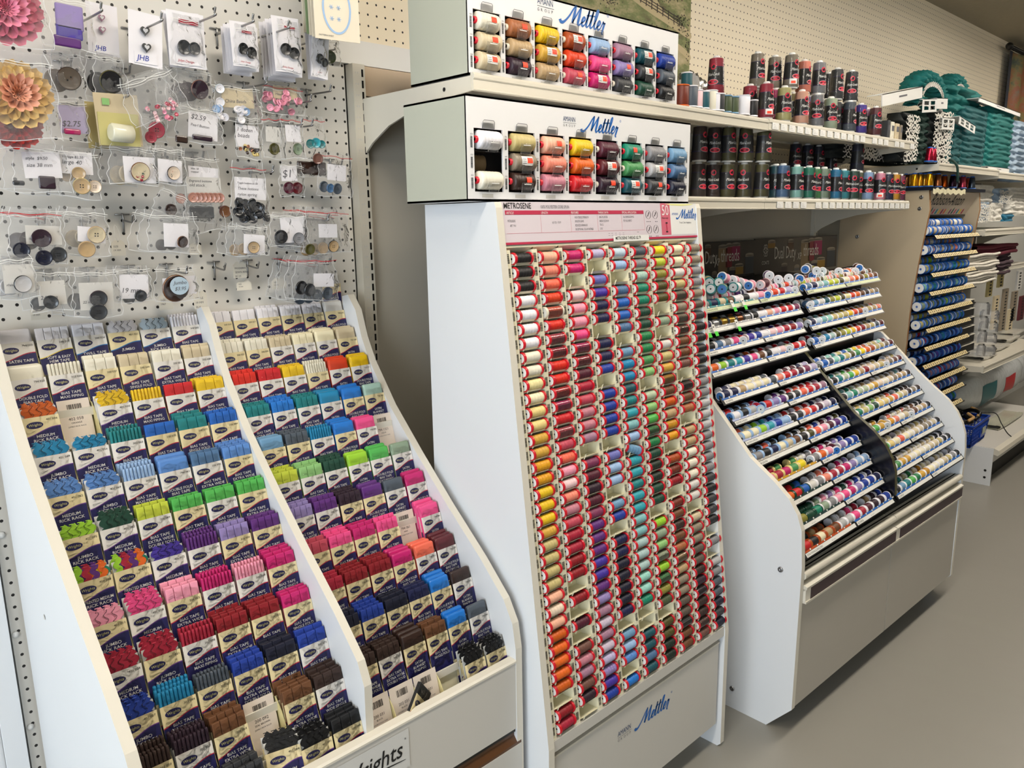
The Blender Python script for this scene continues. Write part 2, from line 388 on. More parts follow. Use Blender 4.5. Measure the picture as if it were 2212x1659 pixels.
# a rail fence and a dark tree line printed on it
M_print = mat('dark_brown_print', (.16, .11, .07), .6); M_path = mat('pale_path_print', (.74, .68, .53), .6)
g = MB(); YP = -.0122
def pp(px, py, o=0.): p = at(px, py, 'y', YP-o); return (p.x, p.y, p.z)
def patch(P, m, o): c = catmull(P, 4); g.add([pp(a, b, o) for a, b in c], [list(range(len(c)))], m)
patch([(1235, -60), (1300, -70), (1345, -20), (1390, 18), (1440, 52), (1488, 84), (1488, 66), (1440, 30), (1420, 0), (1400, -60), (1330, -90), (1235, -90)], M_path, .0002)
patch([(1432, 74), (1462, 92), (1489, 116), (1489, 130), (1466, 110), (1440, 88)], M_path, .0002)
rp = random.Random(4); shr = [mat('shrub_dark_print', (.17, .13, .09), .6), mat('shrub_brown_print', (.30, .24, .17), .6), mat('shrub_green_print', (.27, .31, .17), .6)]
for cx_, cy_, rx_, ry_, n_ in ((1318, -2, 26, 18, 70), (1262, -28, 30, 20, 50), (1473, 50, 16, 26, 80), (1440, -8, 42, 14, 90), (1400, 60, 46, 10, 30), (1484, 100, 6, 34, 30)):
    for _ in range(n_):
        x_, y_ = cx_+rx_*rp.gauss(0, .45), cy_+ry_*rp.gauss(0, .45)
        if x_ > 1489: continue
        p = at(x_, y_, 'y', YP-.0004); g.disc(p.x, p.z, .0045*rp.uniform(.4, 1), .0035*rp.uniform(.4, 1), shr[rp.randrange(3)], front(0, YP-.0004, 0), 6)
for k in range(9):
    a_, b_ = pp(1372+k*12, -12+k*7.5, .0008), 0; fm = front(0, YP-.0008, 0); g.rect(a_[0]-.0025, a_[0]+.0025, a_[2]-.014, a_[2]+.016, M_print, fm)
for dz in (-.008, .002, .011): g.stroke([(pp(1372+k*24, -12+k*15)[0], pp(1372+k*24, -12+k*15)[2]+dz) for k in range(5)], .0030, M_print, front(0, YP-.0007, 0))
g.build('fence_print', t)
# wall hanging far right
t = empty('wall_hanging', (6.18, -.02, 1.9), None, 'tapestry on a dark rod at the far right of the wall', 'tapestry')
mb = MB(); mb.surf(lambda u, v: (.06+u*1.3, -.03+.012*sin(u*30), -.15+v*.78), 40, 8, hill(['1c2c34', '3c4c3c', '7c7040', '8c4c2c', '6c7c70'])); mb.surf(lambda u, v: (.0+u*.06, -.03, -.2+v*.83), 2, 2, mat('dark_blue_border', (.10, .12, .18), .7)); mb.build('cloth', t)
mb = MB(); mb.tube([(-.05, -.04, .645), (1.4, -.04, .645)], .014, M_black); mb.lathe([(.0001, -.03), (.02, -.02), (.024, 0), (.018, .02), (.0001, .03)], 12, M_black, c=(-.06, -.04, .645), ax='x'); mb.build('rod', t)

# ------------------------------------------------------------------ light
def area(name, loc, rot, sx, sy, power, col):
    l = bpy.data.lights.new(name, 'AREA'); l.shape = 'RECTANGLE'; l.size = sx; l.size_y = sy; l.energy = power; l.color = col
    o = bpy.data.objects.new(name, l); COL.objects.link(o); o.location = loc; o.rotation_euler = rot; return o
M_tube = mat('lamp_diffuser', (1, 1, 1), .5, emit=((1.0, .955, .89), 12.5))
M_tube2 = mat('lamp_diffuser_dim', (1, 1, 1), .5, emit=((1.0, .95, .86), 3.5))
M_fix = mat('lamp_housing', (.85, .85, .84), .5)
for i, (x, y) in enumerate(((-1.0, -1.15), (.9, -1.15), (2.8, -1.15), (4.7, -1.15), (6.6, -1.15), (-1.2, -3.3), (1.8, -3.3), (4.8, -3.3))):
    t = empty('ceiling_lamp', (x, y, 2.6), None, 'long fluorescent ceiling lamp, outside the picture', 'lamp', 'ceiling lamps over the aisle')
    mb = MB(); mb.box(-.61, .61, -.15, .15, -.05, 0, M_fix); mb.build('housing', t)
    mb = MB(); mb.box(-.60, .60, -.13, .13, -.065, -.05, M_tube if y > -2 else M_tube2); mb.build('diffuser', t)
area('window_daylight', (-2.9, -2.2, 1.25), (PI/2, 0, -PI/2), 3.2, 2.2, 75, (.80, .90, 1.0))
w = bpy.data.worlds.new('world'); S.world = w; w.use_nodes = True
w.node_tree.nodes['Background'].inputs[0].default_value = (.85, .92, 1, 1); w.node_tree.nodes['Background'].inputs[1].default_value = .12
S.view_settings.view_transform = 'Standard'; S.view_settings.look = 'None'; S.view_settings.exposure = .74; S.view_settings.gamma = 1; S.view_settings.use_curve_mapping = False
c_ = S.cycles; c_.transparent_max_bounces = 20; c_.max_bounces = 5; c_.diffuse_bounces = 3; c_.glossy_bounces = 2; c_.transmission_bounces = 2; c_.use_adaptive_sampling = True; c_.adaptive_threshold = .04; c_.caustics_reflective = False; c_.caustics_refractive = False
# ------------------------------------------------------------------ packet rack (left)
RY = [(-.02, 1.30), (-.045, 1.305), (-.075, 1.27), (-.096, 1.215), (-.125, 1.16), (-.20, 1.062), (-.25, 1.012), (-.30, .962), (-.407, .862), (-.51, .772), (-.58, .702), (-.606, .655), (-.615, .60)]
def rack_side(x0, x1, dz=0., low=0.):
    mb = MB(); pts = [(-.015, low)]+[(y, z+dz*(1 if z < 1.25 else 0)) for y, z in RY]+[(-.617, low)]
    mb.prism(pts, 'x', x0, x1, M_white, M_edge); return mb
rack = empty('packet_rack', (0, 0, 0), None, 'white stepped display rack full of sewing tape packets', 'display rack')
mb = rack_side(.2885, .3065, .022)
for y, z in ((-.48, .55), (-.2, .8)): mb.lathe([(.0001, -.0012), (.005, -.001)], 10, M_whiteg, c=(.2885, y, z), ax='x')
mb.build('side_panel', rack)
mb = rack_side(1.044, 1.062, -.01); mb.build('side_panel', rack)
mb = MB(); mb.prism([(-.015, .56)]+RY[:11]+[(-.598, .66), (-.5965, .60), (-.5965, .56)], 'x', .683, .699, M_white, M_edge); mb.build('divider_panel', rack)
mb = MB(); mb.box(.3065, 1.044, -.614, -.597, .405, .564, M_whiteg); mb.prism([(-.616, .564), (-.616, .560), (-.595, .560), (-.595, .567), (-.612, .567)], 'x', .3065, 1.044, M_edge); mb.build('front_board', rack)
M_wood = mat('walnut_veneer', (.33, .20, .09), .35, noise=(14, .25), coat=.3)
mb = MB(); mb.prism([(-.600, .403), (-.600, .372), (-.616, .366), (-.616, .372), (-.606, .385), (-.606, .403)], 'x', .3065, 1.056, M_wood); mb.box(.3065, 1.056, -.61, -.598, .395, .405, M_black); mb.build('drawer_pull', rack)
mb = MB(); mb.box(.310, 1.056, -.617, -.60, .05, .366, M_whiteg); dr = mb.build('drawer', rack)
mb = MB(); mb.prism([(-.01, .40), (-.01, 1.18), (-.58, .47), (-.58, .40)], 'x', .3065, 1.044, M_white); mb.build('sloping_deck', rack)
lg = MB(); lg.rect(.595, .762, .468, .548, mat('clear_sticker', (.83, .83, .82), .25), front(0, -.6155, 0))
lg.text('W', .048, M_ink, front(0, -.6162, 0), u=.605, v=.497, bold=.012, shear=.15)
lg.text('rights', .048, M_ink, front(0, -.6162, 0), u=.655, v=.497, bold=.012, shear=.15, sx=.86)
lg.stroke([(.60, .484), (.68, .492), (.752, .487)], [.002, .004, .001], M_ink, front(0, -.6162, 0)); lg.text('R', .006, M_ink, front(0, -.6162, 0), u=.752, v=.528)
lg.build('logo_sticker', rack)['label'] = 'clear sticker with the black brand lettering'

# trays (stepped ledges) and their yellowed dividers
TILT = math.radians(15)
def yb(i): return -.0485-.0505*i
def zb(i): return 1.192-.0617*i if i < 11 else .512
def tray_mesh(w):
    mb = MB(); mb.box(0, w, -.004, .040, -.004, 0, M_white); mb.box(0, w, -.007, -.004, -.004, .012, M_edge)
    mb.box(0, w, .040, .043, -.004, .075, M_cream, Matrix.Rotation(-TILT*.8, 3, 'X'), (0, .041, -.004)); return mesh_of(mb, 'tray')
fin = MB(); fin.prism([(-.003, 0), (.040, 0), (.058, .078), (.050, .082), (.030, .062)], 'x', -.0007, .0007, M_yell); FIN = mesh_of(fin, 'divider')
BAYS = [(.3085, .6825), (.6995, 1.0435)]
TR = [tray_mesh(b-a-.001) for a, b in BAYS]
COLX = [[.3085+(k+.5)*.0627 for k in range(6)], [.700+(k+.5)*.0575 for k in range(6)]]
for b in (0, 1):
    for i in range(12):
        t = link('tray', TR[b], rack, (BAYS[b][0]+.0005, yb(i), zb(i)))
        for k in ((1, 2, 3, 4, 5) if b == 0 else (1, 2, 3)) if i != 11 or b == 0 else (1, 2, 3):
            link('divider', FIN, t, ((COLX[b][k]+COLX[b][k-1])/2-BAYS[b][0], 0, 0))

# ---- packets
M_card = mat('packet_card_stock', (.90, .885, .86), .55); M_cardc = mat('cream_card_stock', (.90, .84, .66), .55)
M_navy = mat('navy_card_print', (.115, .11, .33), .5); M_tape = mat('folded_fabric_tape', rough=.62, oc=True, bump=('noise', 260, .15, .001))
M_satin = mat('satin_tape', rough=.33, oc=True)
STR = {'red': mat('red_stripe', (.72, .10, .22), .5), 'purple': mat('purple_stripe', (.42, .22, .55), .5), 'blue': mat('blue_stripe', (.10, .48, .75), .5), 'yellow': mat('yellow_stripe', (.90, .80, .30), .5)}
M_gold = mat('pale_gold_ink', (.80, .78, .55), .5)
CW, CT = .0272, .0750
def wave(u): return .0465+.0045*sin((u/CW)*1.9+.35)+.003*u/CW
def card_mesh(cream, stripe, title, num, full=True):
    mb = MB(); cm = M_cardc if cream else M_card; y = -.0052; fn = front(0, y, 0)
    mb.box(-CW, CW, -.005, -.0046, 0, CT, cm)
    us = [-CW+2*CW*k/14 for k in range(15)]
    f1 = front(0, -.0053, 0); f2 = front(0, -.0055, 0)
    mb.band([(u, 0, wave(u)) for u in us], M_navy, f1); mb.band([(u, wave(u), wave(u)+.0016) for u in us], STR[stripe], f1)
    mb.disc(-.0095, .0605, .0122, .0062, M_navy, f1, 24)
    mb.text('Wrights', .0064, M_gold, f2, u=-.0095, v=.0588, align='C', shear=.15, sx=.9, bold=.01)
    mb.text(num, .0052, M_ink, f2, u=.0245, v=.0665, align='R')
    v = .0375
    for ln in title.split('/'):
        mb.text(ln, .0072, M_paper, f2, u=.003, v=v, align='C', sx=min(1.0, 10.0/max(len(ln), 1)), bold=.014); v -= .0073
    return mesh_of(mb, 'card')
def tape_mesh(kind):
    mb = MB(); h = .098; w = .0265
    if kind in ('flat', 'flat4'):
        n = 3 if kind == 'flat' else 4
        for k in range(n):
            a = -w+2*w*k/n; mb.rbox(a+.0003, a+2*w/n-.0003, -.0044, .003, .001, h, M_tape, .0012)
    elif kind == 'piping':
        for k in range(9):
            a = -w+2*w*(k+.5)/9; mb.rbox(a-.0026, a+.0026, -.0044, .003, .001, h, M_tape, .0024)
    elif kind == 'satin':
        mb.rbox(-w, w, -.0048, .0075, .001, h+.003, M_satin, .0055, 4)
    elif kind in ('rick', 'rickm'):
        mb.box(-w, w, .0012, .002, .001, h-.006, M_paper)
        cs = [M_tape]*4 if kind == 'rick' else [mat('rick_'+c, PAL[c], .6) for c in ('lime', 'crimson', 'purple', 'orange', 'yellow', 'teal_green')]
        for k in range(4):
            a = -.0185+k*.0118
            P = [(a+.0030*sin(j*1.25+k*.5), h-.0005-j*.0031) for j in range(15)]
            mb.stroke(P, .0078, cs[k % len(cs)], front(0, -.0014-.0007*(k % 2), 0))
            Q = [(a+.004+.0030*sin(j*1.25+k*.5+1.4), h-.002-j*.0031) for j in range(14)]
            mb.stroke(Q, .0070, cs[(k+2) % len(cs)], front(.0, -.0002, 0))
            mb.stroke([(p[0]-.0039, p[1]) for p in P], .0006, mat('rick_shadow_gap', (.12, .12, .12), .8) if 0 else M_ink, front(0, -.0022-.0007*(k % 2), 0)) if k and kind == 'rick' else None  # thin dark line paints the shadow gap between neighbouring strands
            mb.surf(lambda u, v: (a-.003+.006*u, -.0014+.0036*v, h-.0005+.0012*sin(PI*v)), 3, 4, cs[k % len(cs)])
    return mesh_of(mb, 'tape')
def bag_shell(seed, w=.0295, h=.101, d0=-.0062, d1=.0045):
    rnd = random.Random(seed); ph = [rnd.random()*6 for _ in range(8)]
    def F(sgn):
        def f(u, v):
            e = min(u, 1-u, v, 1-v)*6; e = min(1, e)
            x = (u-.5)*2*w*(1+.02*sin(v*9+ph[0])); z = -.001+v*h*(1+.012*sin(u*11+ph[1]))
            n = .0005*sin(u*17+ph[2]+v*5)+.0005*sin(v*23+ph[3]-u*9)
            return (x, (d0 if sgn else d1)*(.35+.65*e)+n*(1 if e > .5 else .4), z)
        return f
    mb = MB(); mb.surf(F(1), 10, 14, M_clear); return mesh_of(mb, 'wrapper')
TAPES = {k: tape_mesh(k) for k in ('flat', 'flat4', 'piping', 'satin', 'rick', 'rickm')}
BAGS = [bag_shell(s) for s in range(5)]
_cc = {}
def card(*a):
    if a not in _cc: _cc[a] = card_mesh(*a)
    return _cc[a]
TT = {'flat': ('BIAS TAPE/WIDE SINGLE/FOLD', 'BIAS TAPE/SINGLE FOLD', 'BIAS TAPE/EXTRA WIDE/DOUBLE FOLD'), 'flat4': ('BIAS TAPE/EXTRA WIDE/DOUBLE FOLD', 'BIAS TAPE/EXTRA WIDE/DOUBLE FOLD'),
      'piping': ('BIAS TAPE/MAXI PIPING',), 'satin': ('SATIN/BLANKET/BINDING', 'DOUBLE FOLD/BIAS TAPE/QUILT BINDING'), 'rick': ('MEDIUM/RICK RACK', 'JUMBO/RICK RACK'), 'rickm': ('PRINTED MEDIUM/RICK RACK', 'PRINTED JUMBO/RICK RACK')}
KIND = {'f': 'flat', 'g': 'flat4', 'p': 'piping', 's': 'satin', 'r': 'rick', 'm': 'rickm'}
DESC = {'flat': 'bias tape', 'flat4': 'wide bias tape', 'piping': 'piping', 'satin': 'satin binding', 'rick': 'rick rack', 'rickm': 'rick rack'}
# colour / kind / card (c cream, w white) / how many stand in the slot; '-' = empty slot card
LB = '''white s w 1|white g w 1|white f w 2|white r c 1|pale_blue r w 1|white p w 2
ivory s w 2|ivory p w 1|ivory f c 2|beige f c 2|ivory f w 2|beige f w 2
dark_orange r c 2|-|yellow r w 2|yellow p w 1|red f w 1|yellow f w 3
cerulean r w 2|cerulean r w 1|teal p w 2|blue f c 1|teal f c 4|blue g c 3
cornflower r c 3|cornflower r w 2|light_blue p w 4|cornflower s w 2|steel_blue g w 2|cornflower g c 4
lime r c 1|dark_green r w 3|chartreuse g w 2|bright_green g c 2|bright_green f w 2|bright_green g c 2
multi m c 2|multi m c 2|violet r w 1|purple p w 3|lilac g c 3|purple g c 3
pink r c 2|hot_pink r w 3|pink g c 3|magenta p w 3|pink p w 2|magenta f c 4
crimson r w 2|crimson r c 3|crimson p w 2|dark_red g c 4|dark_red f c 4|magenta f c 3
royal_blue r c 3|cerulean p c 3|slate p c 2|royal_blue g c 3|dark_navy f c 4|royal_blue f w 2
dark_brown p c 4|dark_plum p w 4|brown g c 4|-|brown f c 4|dark_brown f w 4
dark_brown p c 4|black p c 3|charcoal g c 3|black r c 2|black r c 3|black f c 3'''
RB = '''white f c 3|white f c 1|white g c 3|white g c 3|white g c 3|pale_gray s c 1
ivory g c 3|ivory g c 2|beige g w 3|cream f w 3|cream s w 3|beige s c 2
bright_red g w 3|red f w 2|yellow f w 3|ivory p c 2|red_orange s w 2|yellow s w 2
teal g w 3|bright_blue g w 4|teal g w 3|cerulean s w 3|bright_blue s c 2|seafoam s c 1
light_steel s c 2|slate g c 4|cerulean p w 2|bright_blue s c 3|hot_pink s w 2|-
chartreuse f w 4|light_green f w 4|dark_green g w 4|lime s w 2|bright_green s w 2|sage s w 1
lilac g w 4|purple g w 3|dark_plum g c 4|purple s c 2|slate s w 1|magenta s w 2
rose f c 2|hot_pink f c 4|magenta f c 4|hot_pink g c 3|-|hot_pink s w 3
crimson f c 4|dark_red g c 4|dark_red g c 4|magenta s c 3|coral s w 3|maroon s w 3
dark_navy g c 3|royal_blue g c 4|dark_navy f c 4|navy f c 3|bright_blue s c 3|dark_brown s w 1
dark_brown g c 4|dark_brown g w 4|dark_brown s c 3|brown f c 3|bright_blue s c 2|slate s w 1
-|-|-|=|black r c 4|black r c 3'''
EMPTY = {(0, 2, 1): ('402 058', 'ORANGE'), (0, 10, 3): ('200 092', 'SEAL BROWN'), (1, 4, 5): ('794 1321', 'AQUA'), (1, 7, 4): ('794 061', 'PINK'),
         (1, 11, 0): ('200 031', 'BLACK'), (1, 11, 1): ('202 031', 'BLACK'), (1, 11, 2): ('201 031', 'BLACK')}
def barcode(mb, u0, u1, v0, v1, fn, m=None, seed=1):
    rnd = random.Random(seed); u = u0
    while u < u1:
        w = rnd.choice((.0006, .001, .0016)); mb.rect(u, min(u+w, u1), v0, v1, m or M_ink, fn); u += w+rnd.choice((.0006, .0011))
M_slip = mat('slot_card_stock', (.88, .83, .78), .6)
nums = {'flat': '200 0', 'flat4': '206 0', 'piping': '303 0', 'satin': '794 0', 'rick': '401 0', 'rickm': '404 0'}
rnd = random.Random(11)
BN = ['left', 'right']
for b, T in enumerate((LB, RB)):
    for i, row in enumerate(T.split('\n')):
        for k, cell in enumerate(row.split('|')):
            x = COLX[b][k]; w = cell.split()
            if cell == '=': continue
            if cell == '-':
                num, colr = EMPTY[(b, i, k)]
                mb = MB(); mb.box(-.0275, .0275, -.0006, 0, 0, .094, M_slip); f = front(0, -.0009, 0)
                barcode(mb, -.012, .013, .072, .085, f, seed=k+i); mb.text(num, .0078, M_ink, f, u=0, v=.055, align='C'); mb.text(colr, .0045, M_ink, f, u=0, v=.0485, align='C')
                mb.text('DOUBLE FOLD TAPE' if b else 'JUMBO RICK RACK', .0036, M_grayink, f, u=0, v=.042, align='C')
                o = mb.build('slot_card', None, (x, yb(i)+(.028 if i != 11 else .02), zb(i))); o.rotation_euler = (-TILT, 0, 0)
                tag(o, 'empty slot card printed %s %s' % (num, colr.lower()), 'card', 'slot cards')
                continue
            colr, kd, cc, n = w[0], KIND[w[1]], w[2], int(w[3]); cream = cc == 'c'
            ttl = TT[kd][(i+k) % len(TT[kd])]
            if b == 0 and i == 0: ttl = ['SATIN TAPE', 'SOFT & EASY/HEM TAPE', 'TWILL TAPE', 'JUMBO', 'JUMBO/RICK RACK/CROCHET/GEANT', 'BIAS TAPE/MAXI PIPING'][k]
            st = 'purple' if kd[:4] == 'rick' else 'red'
            if b == 0 and i == 0: st = ['red', 'yellow', 'blue', 'blue', 'blue', 'red'][k]
            num = nums[kd]+str((i*13+k*7) % 90+10)
            cm = card(cream, st, ttl, num)
            scl = 1.07 if b == 0 else .985
            for q in range(n-1, -1, -1):
                z = zb(i)+.001+(.0 if q == 0 else rnd.uniform(0, .006)); xx = x+rnd.uniform(-.0015, .0015)*(q > 0)
                rz = rnd.uniform(-.03, .03) if q else rnd.uniform(-.015, .015)
                base = 'left bay' if b == 0 else 'right bay'
                pos = '%s, row %s, slot %s' % (base, ordn(i+1), ordn(k+1))
                if q == 0: lab = '%s %s packet at the front of %s' % (nm(colr) if kd != 'rickm' else 'rainbow', DESC[kd], pos)
                else: lab = '%s %s packet %s back, %s' % (nm(colr) if kd != 'rickm' else 'rainbow', DESC[kd], {1: 'one', 2: 'two', 3: 'three'}[q], pos)
                tl = -TILT-rnd.uniform(-.02, .03); dx = 0
                if (b, i, k) == (0, 11, 3): tl = -.5; rz = -.25; z += .015
                t = thing('tape_packet', lab, 'packet', [('tape', TAPES[kd], colr), ('card', cm, None), ('wrapper', BAGS[(i+k+q) % 5], None)], (xx, yb(i)+.0075+q*.0105*(1 if kd != 'satin' else 1.1), z), (tl, 0, rz), 'packets of tape and trim in the rack')
                t.scale = (scl*(1 if kd[:4] != 'rick' else 1.02), 1, 1.0)
t = thing('tape_packet', 'tall white satin binding packet standing above the last slot beside the upright', 'packet', [('tape', TAPES['satin'], 'pale_gray'), ('card', card(True, 'red', TT['satin'][0], '794 030'), None), ('wrapper', BAGS[1], None)], (COLX[1][5]+.004, -.009, zb(0)+.064), (-.02, 0, 0), 'packets of tape and trim in the rack'); t.scale = (.93, 1, 1)
# one packet lying flat in the empty front slot
t = thing('tape_packet', 'black bias tape packet lying flat before the empty black slot cards', 'packet', [('tape', TAPES['flat'], 'black'), ('card', card(True, 'red', TT['flat'][1], '200 031'), None), ('wrapper', BAGS[0], None)], (.762, -.606, .523), (-.15, .95, .25), 'packets of tape and trim in the rack')
# ------------------------------------------------------------------ script lettering for the thread brand
M_mint = mat('mint_grey', (.5, .5, .5))
def mettler(mb, u, v, h, m, fn, reg=True):
    """cursive word drawn as brush strokes; h = height of the capital"""
    k = h
    def T(P): return [(u+k*(x+.30*y), v+k*y) for x, y in P]
    def st(P, w=.13): mb.stroke(T(P), [k*.05, k*w, k*w, k*.06] if not isinstance(w, list) else [k*q*1.12 for q in w], m, fn)
    st([(-.95, .12), (-.85, .0), (-.62, .02), (-.30, .35), (-.05, .78), (.12, 1.0)], [.20, .16, .10, .09, .07])      # lead-in swash
    st([(.12, 1.0), (.10, .55), (.06, .06)], [.08, .17, .15])
    st([(.06, .06), (.30, .55), (.55, 1.0)], [.07, .08, .08])
    st([(.55, 1.0), (.52, .5), (.50, .12), (.60, .02), (.74, .14)], [.08, .17, .15, .10, .05])
    st([(.74, .14), (.95, .28), (1.02, .42), (.92, .50), (.82, .36), (.82, .14), (.92, .02), (1.08, .12)], [.05, .08, .10, .10, .13, .14, .10, .05])   # e
    for x in (1.16, 1.50):
        st([(x-.08, .12), (x+.06, .5), (x+.10, .92)], [.05, .07, .08]); st([(x+.10, .92), (x+.04, .4), (x+.04, .10), (x+.13, .02), (x+.26, .13)], [.1, .15, .13, .08, .05])
    st([(1.10, .62), (1.45, .66), (1.82, .68)], [.05, .07, .05])
    st([(1.76, .13), (1.94, .5), (2.02, .95), (1.96, 1.05), (1.88, .9), (1.86, .4), (1.88, .1), (1.97, .02), (2.08, .12)], [.05, .07, .08, .07, .12, .14, .12, .08, .05])   # l
    st([(2.08, .12), (2.28, .28), (2.34, .42), (2.24, .50), (2.15, .36), (2.15, .14), (2.25, .02), (2.42, .12)], [.05, .08, .10, .10, .13, .14, .10, .05])
    st([(2.42, .12), (2.58, .50), (2.60, .42), (2.78, .46)], [.06, .09, .10, .05]); st([(2.72, .46), (2.66, .2), (2.62, -.12), (2.74, -.16)], [.1, .14, .12, .04])
    if reg:
        P = [(u+k*(3.12+.07*cos(a*PI/5)), v+k*(.88+.07*sin(a*PI/5))) for a in range(11)]; mb.stroke(P, k*.018, m, fn); mb.text('R', k*.10, m, fn, u=u+k*3.09, v=v+k*.845)
def amann(mb, u, v, w, m, mg, fn):
    mb.text('AMANN', w*.34, m, fn, u=u, v=v+w*.16, sx=.76); mb.rect(u, u+w, v+w*.08, v+w*.095, mg, fn)
    for i, ch in enumerate('GROUP'): mb.text(ch, w*.17, mg, fn, u=u+w*.012+i*w*.21, v=v-w*.10)

# ------------------------------------------------------------------ king spool display boxes
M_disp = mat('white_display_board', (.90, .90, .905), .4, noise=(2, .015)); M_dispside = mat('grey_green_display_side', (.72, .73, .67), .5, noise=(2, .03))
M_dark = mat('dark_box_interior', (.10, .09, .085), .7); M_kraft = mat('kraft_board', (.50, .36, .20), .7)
M_thrS = mat('wound_thread_sheen', rough=.38, oc=True, bump=('X', 170, .35, .001), noise=(120, .06)); M_thr = mat('wound_thread', rough=.5, oc=True, bump=('X', 420, .25, .0006), noise=(300, .05))
M_core = mat('white_tube', (.86, .83, .76), .5)
def king_mesh():
    mb = MB(); L = .030
    prof = [(.0075, -L), (.0165, -L+.001)]+[(.0172+.0009*sin(PI*((j % 4)+.5)/4), -L+.003+(2*L-.006)*j/24) for j in range(25)]+[(.0165, L-.001), (.0075, L)]
    mb.lathe(prof, 24, M_thrS, ax='x'); return mesh_of(mb, 'thread')
KING = king_mesh()
def tube_end(m):
    mb = MB(); mb.lathe([(.0045, -.036), (.0068, -.036), (.0068, .034), (.0045, .034)], 16, m, ax='x', cap=False)
    mb.lathe([(.0001, -.032), (.0045, -.032)], 14, M_dark, ax='x'); return mesh_of(mb, 'core_tube')
TUBER, TUBEW = tube_end(M_red), tube_end(M_core)
stk = MB()
def cyl(r, a0, x0=0): return lambda u, v: (x0+u, -r*cos(v/r+a0), r*sin(v/r+a0))
def sticker_mesh(red, white):
    mb = MB()
    if white:
        f = cyl(.0186, .15); n = 6
        for j in range(n): mb.add([f(-.015, -.009+.018*j/n), f(.016, -.009+.018*j/n), f(.016, -.009+.018*(j+1)/n), f(-.015, -.009+.018*(j+1)/n)], [(0, 1, 2, 3)], M_paper, True)
    f = cyl(.0188, .2); n = 4
    for j in range(n): mb.add([f(red, -.006+.011*j/n), f(red+.015, -.006+.011*j/n), f(red+.015, -.006+.011*(j+1)/n), f(red, -.006+.011*(j+1)/n)], [(0, 1, 2, 3)], M_orangest, True)
    if white:
        f = cyl(.01875, .15)
        for j in range(3): mb.rect(-.013, -.003, -.006+j*.004, -.005+j*.004, M_grayink, f)
    return mesh_of(mb, 'price_sticker')
STK = {1: sticker_mesh(0, False), 2: sticker_mesh(0, True), 3: sticker_mesh(-.012, False)}
cl = MB()   # clear retaining clip in front of each spool
def clip_mesh():
    mb = MB(); w = .0165
    mb.add([(-w*.8, -.0155, -.022), (w*.8, -.0155, -.022), (w, -.021, -.004), (-w, -.021, -.004)], [(0, 1, 2, 3)], M_acryl)
    mb.tube([(-w*.8, -.0155, -.023), (-w, -.0212, -.004), (w, -.0212, -.004), (w*.8, -.0155, -.023)], .0005, M_acryl, 4)
    mb.box(-w*.6, w*.6, -.0216, -.0206, -.0072, -.0058, M_paper); mb.box(-w*.8, w*.8, -.0155, -.008, -.0235, -.0225, M_acryl); return mesh_of(mb, 'clear_clip')
CLIP = clip_mesh()
flap = MB(); w = .016
flap.tube([(-w, -.001, 0), (-w*.95, -.003, .013), (-w*.8, -.0035, .0155), (w*.8, -.0035, .0155), (w*.95, -.003, .013), (w, -.001, 0)], .00055, M_grayink, 4); flap.add([(-w, -.001, 0), (w, -.001, 0), (w*.95, -.003, .0145), (-w*.95, -.003, .0145)], [(0, 1, 2, 3)], M_acryl)
FLAP = mesh_of(flap, 'clear_tab')
def display_box(x0, x1, yf, ybk, z0, z1, wx0, pitch, ww, wz0, wz1, lab, logo):
    t = empty('thread_display_box', (x0, yf, z0), None, lab, 'display box')
    X = lambda x: x-x0
    mb = MB(); W = x1-x0; H = z1-z0; D = ybk-yf
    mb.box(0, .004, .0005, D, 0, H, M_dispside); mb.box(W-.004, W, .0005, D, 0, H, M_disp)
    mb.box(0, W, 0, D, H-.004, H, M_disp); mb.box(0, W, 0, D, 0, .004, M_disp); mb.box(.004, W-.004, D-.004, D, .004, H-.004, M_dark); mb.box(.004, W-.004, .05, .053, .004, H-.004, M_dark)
    mb.build('box_body', t)
    fr = MB(); a = wz0-z0; bz = wz1-z0
    fr.box(0, W, 0, .004, bz, H, M_disp); fr.box(0, W, 0, .004, 0, a, M_disp)
    xs = [0]+sum([[X(wx0+i*pitch), X(wx0+i*pitch+ww)] for i in range(8)], [])+[W]
    for i in range(0, 18, 2): fr.box(xs[i], xs[i+1], 0, .004, a, bz, M_disp)
    f = front(0, -.0004, 0)
    for i in range(9):
        xc = X(wx0+i*pitch)-.0095
        for r in range(3):
            zc = bz-.020-r*.0385
            rr = random.Random(i*7+r); v = zc-.017
            while v < zc+.004:
                h = rr.choice((.0006, .001)); fr.rect(xc, xc+.0055, v, v+h, M_ink, f); v += h+.0007
            fr.text('%04d' % rr.randint(100, 9999), .0042, M_grayink, f, u=xc, v=zc+.0065, sx=.8)
    for i in range(8): fr.rect(X(wx0+i*pitch)+.018, X(wx0+i*pitch)+.048, a-.011, a-.004, M_whiteg, f)
    fr.build('front_board', t)
    sh = MB()
    for i in range(8):
        for r in range(3):
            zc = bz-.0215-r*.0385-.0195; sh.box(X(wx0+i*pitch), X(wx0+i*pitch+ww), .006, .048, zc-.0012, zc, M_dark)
    sh.build('inner_shelves', t)
    for i in range(8): link('clear_tab', FLAP, t, (X(wx0+i*pitch+ww/2)-.001, 0, bz))
    lg = MB(); logo(lg, front(-x0, -.0006, -z0), 0); lg.build('brand_logo', t); lg = MB(); logo(lg, front(-x0, -.0006, -z0), 1); lg.build('maker_mark', t)
    return t
M_lblue = mat('brand_blue', (.03, .38, .70), .45); M_lnavy = mat('brand_navy', (.13, .25, .42), .5)
def lg1(mb, fn, a): amann(mb, 1.331, 1.9305, .054, M_lnavy, M_grayink, fn) if a else mettler(mb, 1.443, 1.914, .042, M_lblue, fn)
